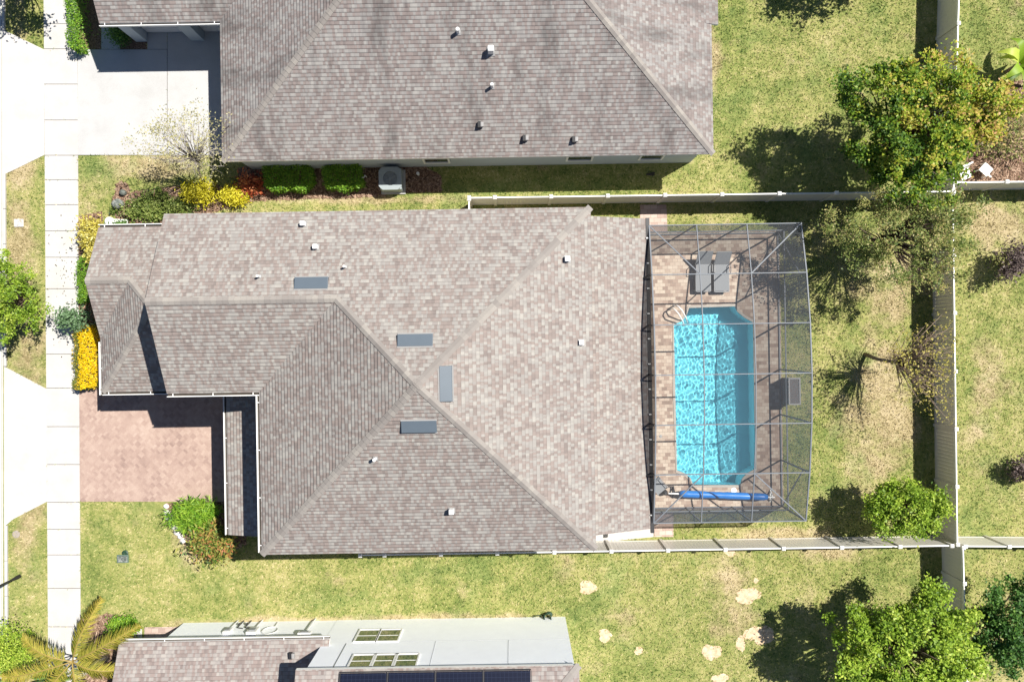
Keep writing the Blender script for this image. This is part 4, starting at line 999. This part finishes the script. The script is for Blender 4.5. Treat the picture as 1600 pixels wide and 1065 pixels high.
tree('tree', (c7.x+.1, c7.y, 0), c7, (1.25, 1.75, 1.1), 'round yellow-green street tree in the grass strip', L_bright, M['bark'], 120, 11000, .105, .19, .08, 18, .3)
c8 = ctr(288, 222, 3.6); b8 = P(318, 287)
tree('tree', b8, c8, (1.95, 1.55, 1.1), 'pale twiggy tree with few yellow leaves over the concrete driveway', L_pale, M['palebark'], 130, 1700, .09, .32, .06, 21, .5, .5, twigs=9)
c9 = W(100-800-8, -45-532, 3.8)
tree('tree', (c9.x, c9.y, 0), c9, (1.6, 1.5, 1.2), 'street tree beyond the north end of the sidewalk', L_dark, M['bark'], 60, 4200, .15, .36, .09, 23)
c10 = W(1338-800, -52-532, 3.4)
tree('tree', (c10.x, c10.y, 0), c10, (2.2, 1.6, 1.2), 'tree beyond the north end of the neighbouring lawn', L_dark, M['bark'], 70, 4500, .16, .40, .10, 24)
def shrub(name, px, py, z, rad, label, mat, nl, leaf, seed, cat='shrub', group=None, nclump=40, clump=.16, slim=.5, upness=.4, stems=8):
    c = ctr(px, py, z); rng = np.random.default_rng(seed); base = Vector((c.x, c.y, 0)); t_ = thing(name, base, label, cat, group)
    cl = clumps(c, rad, nclump, rng, .3); cl[:, 2] = np.maximum(cl[:, 2], .06)
    m = MB()
    for k in range(stems): m.tube([base, base.lerp(Vector(cl[k]), .5)+Vector((0, 0, .05)), Vector(cl[k])], [.02, .014, .006], 5)
    m.build('stem', M['bark'], t_)
    k = max(1, nl//nclump); pts = np.concatenate([q_+rng.normal(size=(k, 3))*clump*rng.uniform(.6, 1.2) for q_ in cl]); pts[:, 2] = np.maximum(pts[:, 2], .03)
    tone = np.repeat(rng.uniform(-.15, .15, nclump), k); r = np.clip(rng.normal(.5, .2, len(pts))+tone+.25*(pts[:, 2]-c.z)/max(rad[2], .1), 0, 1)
    leaves('foliage', pts, leaf, mat, t_, upness, slim, r); return t_
def hedge(name, px0, py0, px1, py1, h, label, mat, nl, leaf, seed, cat='hedge', group=None, green_side=0.0):
    a, b = P(px0, py0, h*.6), P(px1, py1, h*.6); rng = np.random.default_rng(seed); base = Vector(((a.x+b.x)/2, (a.y+b.y)/2, 0)); t_ = thing(name, base, label, cat, group)
    sx_, sy__ = abs(a.x-b.x), abs(a.y-b.y); u = rng.uniform(-.5, .5, (nl, 3))
    ax = rng.integers(0, 4, nl); sg = np.sign(rng.uniform(-1, 1, nl))
    u[ax == 0, 0] = sg[ax == 0]*.5; u[ax == 1, 1] = sg[ax == 1]*.5; u[ax >= 2, 2] = .5
    rr_ = np.maximum(1, np.hypot(u[:, 0]*2, u[:, 1]*2)/1.22)
    pts = np.stack([base.x+u[:, 0]*sx_/rr_, base.y+u[:, 1]*sy__/rr_, (u[:, 2]+.5)*h], 1)
    pts += rng.normal(size=pts.shape)*.045; pts[:, 2] += .07*np.sin(pts[:, 0]*7)*np.cos(pts[:, 1]*6); pts[:, 0] += .05*np.sin(pts[:, 1]*5+seed); pts[:, 1] += .06*np.sin(pts[:, 0]*6+seed); pts[:, 2] = np.maximum(pts[:, 2], .03)
    m = MB()
    for k in range(10):
        x, y = base.x+rng.uniform(-.4, .4)*sx_, base.y+rng.uniform(-.4, .4)*sy__; m.tube([(x, y, 0), (x+rng.normal()*.04, y, h*.5), (x+rng.normal()*.08, y+rng.normal()*.08, h*.95)], [.02, .015, .006], 5)
    m.build('stem', M['bark'], t_)
    rr_ = rng.normal(.5, .22, nl)
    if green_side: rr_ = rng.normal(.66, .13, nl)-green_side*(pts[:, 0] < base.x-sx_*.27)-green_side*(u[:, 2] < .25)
    leaves('foliage', pts, leaf, mat, t_, .5, .55, np.clip(rr_, 0, 1)); return t_
hedge('hedge', 416, 259, 487, 296, .75, 'trimmed green hedge nearer the red plants along the grey wall', L_hedge, 5200, .085, 41, group='clipped hedges along the grey wall')
hedge('hedge', 509, 260, 564, 295, .75, 'trimmed green hedge nearer the air conditioner along the grey wall', L_hedge, 4200, .085, 42, group='clipped hedges along the grey wall')
hedge('hedge', 110, -30, 131, 76, .8, 'yellow-green hedge beside the sidewalk at the north end', L_hedge, 3600, .085, 43)
hedge('hedge', 121, 514, 157, 604, .75, 'golden yellow flowering hedge between sidewalk and front wall', L_gold, 6000, .08, 44, green_side=.5)
hedge('hedge', 124, 402, 140, 470, .5, 'low green hedge along the middle of the front bed', L_hedge, 1700, .085, 45)
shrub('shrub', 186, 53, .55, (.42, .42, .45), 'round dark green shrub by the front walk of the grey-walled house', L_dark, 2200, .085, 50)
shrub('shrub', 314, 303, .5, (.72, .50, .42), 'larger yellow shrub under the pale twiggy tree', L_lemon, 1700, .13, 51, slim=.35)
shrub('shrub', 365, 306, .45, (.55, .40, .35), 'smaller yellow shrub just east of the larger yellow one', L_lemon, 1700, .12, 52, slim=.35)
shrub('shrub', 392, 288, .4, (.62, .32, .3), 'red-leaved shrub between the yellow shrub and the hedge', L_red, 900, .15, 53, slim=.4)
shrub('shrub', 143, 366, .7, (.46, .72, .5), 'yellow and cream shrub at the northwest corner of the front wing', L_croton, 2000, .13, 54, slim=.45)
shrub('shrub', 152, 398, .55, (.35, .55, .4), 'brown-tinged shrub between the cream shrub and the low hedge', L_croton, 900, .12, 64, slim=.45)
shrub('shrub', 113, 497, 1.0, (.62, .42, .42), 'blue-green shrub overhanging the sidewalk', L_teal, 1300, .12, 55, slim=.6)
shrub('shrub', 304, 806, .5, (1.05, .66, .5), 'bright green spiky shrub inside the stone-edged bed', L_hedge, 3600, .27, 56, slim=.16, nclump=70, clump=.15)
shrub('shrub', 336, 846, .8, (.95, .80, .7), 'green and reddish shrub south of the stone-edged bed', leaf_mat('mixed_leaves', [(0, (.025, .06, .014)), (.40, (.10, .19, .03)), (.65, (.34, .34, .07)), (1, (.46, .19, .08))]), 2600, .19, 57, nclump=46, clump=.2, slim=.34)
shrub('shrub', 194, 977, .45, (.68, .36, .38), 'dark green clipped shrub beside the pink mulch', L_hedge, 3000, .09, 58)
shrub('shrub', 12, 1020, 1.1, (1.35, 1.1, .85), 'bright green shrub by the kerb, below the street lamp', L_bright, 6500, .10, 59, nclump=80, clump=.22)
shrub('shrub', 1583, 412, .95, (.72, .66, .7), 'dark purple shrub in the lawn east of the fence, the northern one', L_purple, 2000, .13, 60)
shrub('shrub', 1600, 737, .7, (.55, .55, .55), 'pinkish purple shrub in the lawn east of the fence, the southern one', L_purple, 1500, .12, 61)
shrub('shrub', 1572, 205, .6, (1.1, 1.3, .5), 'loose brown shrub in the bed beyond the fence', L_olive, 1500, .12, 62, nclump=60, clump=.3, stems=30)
shrub('ground_cover', 245, 325, .18, (1.75, .62, .2), 'low green plants spread under the pale twiggy tree', L_cover, 5200, .12, 63, 'ground cover', nclump=120, clump=.14)
shrub('ground_cover', 183, 352, .15, (.5, .16, .14), 'small dark green plants against the front gutter', L_dark, 700, .09, 65, 'ground cover', nclump=30, clump=.08)
def strap_plant(name, px, py, label, mat, n, L, w, lift, seed, cat='plant', zc=.1):
    """arching strap leaves from one heart"""
    p = P(px, py); t_ = thing(name, p, label, cat); rng = np.random.default_rng(seed); v, f, rn = [], [], []
    for k in range(n):
        a_ = 2*math.pi*k/n*1.618*5; l_ = L*rng.uniform(.7, 1.15); up = lift*rng.uniform(.7, 1.3); d = np.array([math.cos(a_), math.sin(a_), 0]); s_ = np.array([-d[1], d[0], 0]); r = rng.uniform(0, 1); b0 = len(v)
        for i in range(6):
            tt = i/5; c_ = np.array(p)+d*l_*tt+np.array([0, 0, zc+up*math.sin(tt*2.4)]); ww = w*math.sin(math.pi*min(1, .12+tt*.9))*.5+.004
            v += [c_+s_*ww+np.array([0, 0, .02]), c_, c_-s_*ww+np.array([0, 0, .02])]; rn += [r]*3
        for i in range(5):
            for j in range(2): q_ = b0+i*3+j; f.append((q_, q_+1, q_+4, q_+3))
    raw_mesh('leaves', np.array(v), np.array(f), mat, t_, rn, True)
    m = MB(); m.lathe(p, [(.08, 0), (.09, zc), (.04, zc+.12)], 10); m.build('stem', M['bark'], t_); return t_
strap_plant('banana_plant', 1572, 112, 'broad-leaved banana plant beyond the fence in the lawn corner', L_bright, 13, 1.5, .42, .9, 71, zc=.8)
strap_plant('fern', 92, 1052, 'dark green fern at the foot of the palm', L_dark, 34, .95, .10, .5, 72)
strap_plant('fern', 26, 1060, 'olive fern west of the palm', L_cover, 26, .8, .10, .5, 73)
# palm
pb = P(132, 1040); pt = P(116, 1062, 2.6); palm = thing('palm_tree', (pt.x+.05, pt.y-.05, 0), 'feather palm with yellowing fronds over the sidewalk', 'palm tree')
m = MB(); m.tube([(pt.x+.05, pt.y-.05, -.05), (pt.x, pt.y-.03, 1.2), pt+Vector((0, 0, -.05))], [.14, .11, .10], 12); m.lathe(pt+Vector((0, 0, -.5)), [(.11, 0), (.13, .2), (.08, .5), (.03, .7)], 12); m.build('trunk', M['palebark'], palm, smooth=True)
PC = P(113, 1033, 3.1)
for i, (tx, ty, tz, up) in enumerate([(160, 934, 3.0, .5), (219, 976, 3.3, .5), (198, 1045, 2.8, .5), (36, 993, 2.7, .5), (2, 1058, 2.6, .4), (60, 1100, 2.6, .4), (150, 1110, 2.7, .5)]):
    e = P(tx, ty, tz); v, f, rn = [], [], []; N = 120
    def rac(tt): q_ = PC.lerp(e, tt); return q_+Vector((0, 0, up*math.sin(math.pi*tt*.9)-.15*tt*tt))
    dd = (e-PC); dd.z = 0; dd.normalize(); sd = Vector((-dd.y, dd.x, 0))
    for k in range(N):
        tt = .10+.90*k/N; c_ = rac(tt); l_ = .44*math.sin(math.pi*min(1, .16+tt*.80))**.8+.08
        for sg in (-1, 1):
            tip = c_+sd*sg*l_*R.uniform(.42, .95)+dd*l_*R.uniform(.35, .75)-Vector((0, 0, l_*R.uniform(.15, .55))); w_ = dd*.011; b0 = len(v); r = R.random()*.7+.3*tt
            md = c_.lerp(tip, .5)+Vector((0, 0, .05)); v += [c_-w_, c_+w_, md+w_*1.2, tip, md-w_*1.2]; f.append((b0, b0+1, b0+2, b0+3, b0+4)); rn += [r]*5
    fr = raw_mesh('frond', np.array([tuple(x) for x in v]), np.array(f), L_palm, palm, rn)
    m = MB(); m.tube([rac(tt) for tt in np.linspace(0, 1, 12)], [.03-.002*k for k in range(12)], 6); m.build('rachis', leaf_mat('palm_stalk', [(0, (.45, .33, .10)), (1, (.5, .36, .12))]), fr)

# ================================================================ grass blades and mulch chips
NB = 330000
px = G.uniform(-20, 1625, NB); py = G.uniform(-20, 1085, NB); ok = np.ones(NB, bool)
for q_ in HARD: ok &= ~inside(px, py, q_)
px, py = px[ok], py[ok]; n = len(px); c0 = Parr(px, py, 0.0); a_ = G.uniform(0, 6.283, n); l_ = G.uniform(.05, .15, n); tilt = G.uniform(.55, 1.0, n)
d = np.stack([np.cos(a_)*tilt, np.sin(a_)*tilt, np.sqrt(np.maximum(0, 1-tilt**2))*.8+.12], 1); s_ = np.stack([-np.sin(a_), np.cos(a_), np.zeros(n)], 1); w_ = G.uniform(.010, .028, n)[:, None]
v = np.stack([c0-s_*w_, c0+s_*w_, c0+d*l_[:, None]], 1).reshape(-1, 3)
tag(raw_mesh('grass', v, np.arange(3*n).reshape(n, 3), M['blade'], None, np.repeat(G.uniform(0, 1, n), 3)), 'short dry green lawn grass around the houses', 'grass', kind='stuff')
NC = 60000; px = G.uniform(100, 1625, NC*6); py = G.uniform(110, 1085, NC*6); ok = np.zeros(len(px), bool)
for q_ in MULCH: ok |= inside(px, py, q_)
px, py = px[ok][:NC], py[ok][:NC]; n = len(px)
c0 = Parr(px, py, 0.0); c0[:, 2] = G.uniform(.012, .05, n); a_ = G.uniform(0, 6.283, n); l_ = G.uniform(.03, .08, n)[:, None]; w_ = l_*.35
d = np.stack([np.cos(a_), np.sin(a_), G.uniform(-.3, .3, n)], 1); s_ = np.stack([-np.sin(a_), np.cos(a_), G.uniform(-.3, .3, n)], 1)
v = np.stack([c0-d*l_-s_*w_, c0+d*l_-s_*w_, c0+d*l_+s_*w_, c0-d*l_+s_*w_], 1).reshape(-1, 3)
tag(raw_mesh('mulch_chips', v, np.arange(4*n).reshape(n, 4), M['chip'], None, np.repeat(G.uniform(0, 1, n), 4)), 'loose brown bark mulch in the planting beds', 'mulch', kind='stuff')

n = 70; px = np.concatenate([G.normal(104, 9, 45), G.uniform(72, 120, 25)]); py = np.concatenate([G.normal(420, 30, 45), G.uniform(330, 560, 25)]); ok = (px > 72) & (px < 121)
c0 = Parr(px[ok], py[ok], 0.0); c0[:, 2] = .045
tag(leaves('fallen_leaves', c0, .085, plain('dead_leaf', (.10, .085, .06), .8, .1, .3, 9), None, 3.0, .5), 'dry fallen leaves scattered on the sidewalk', 'leaf litter', kind='stuff')
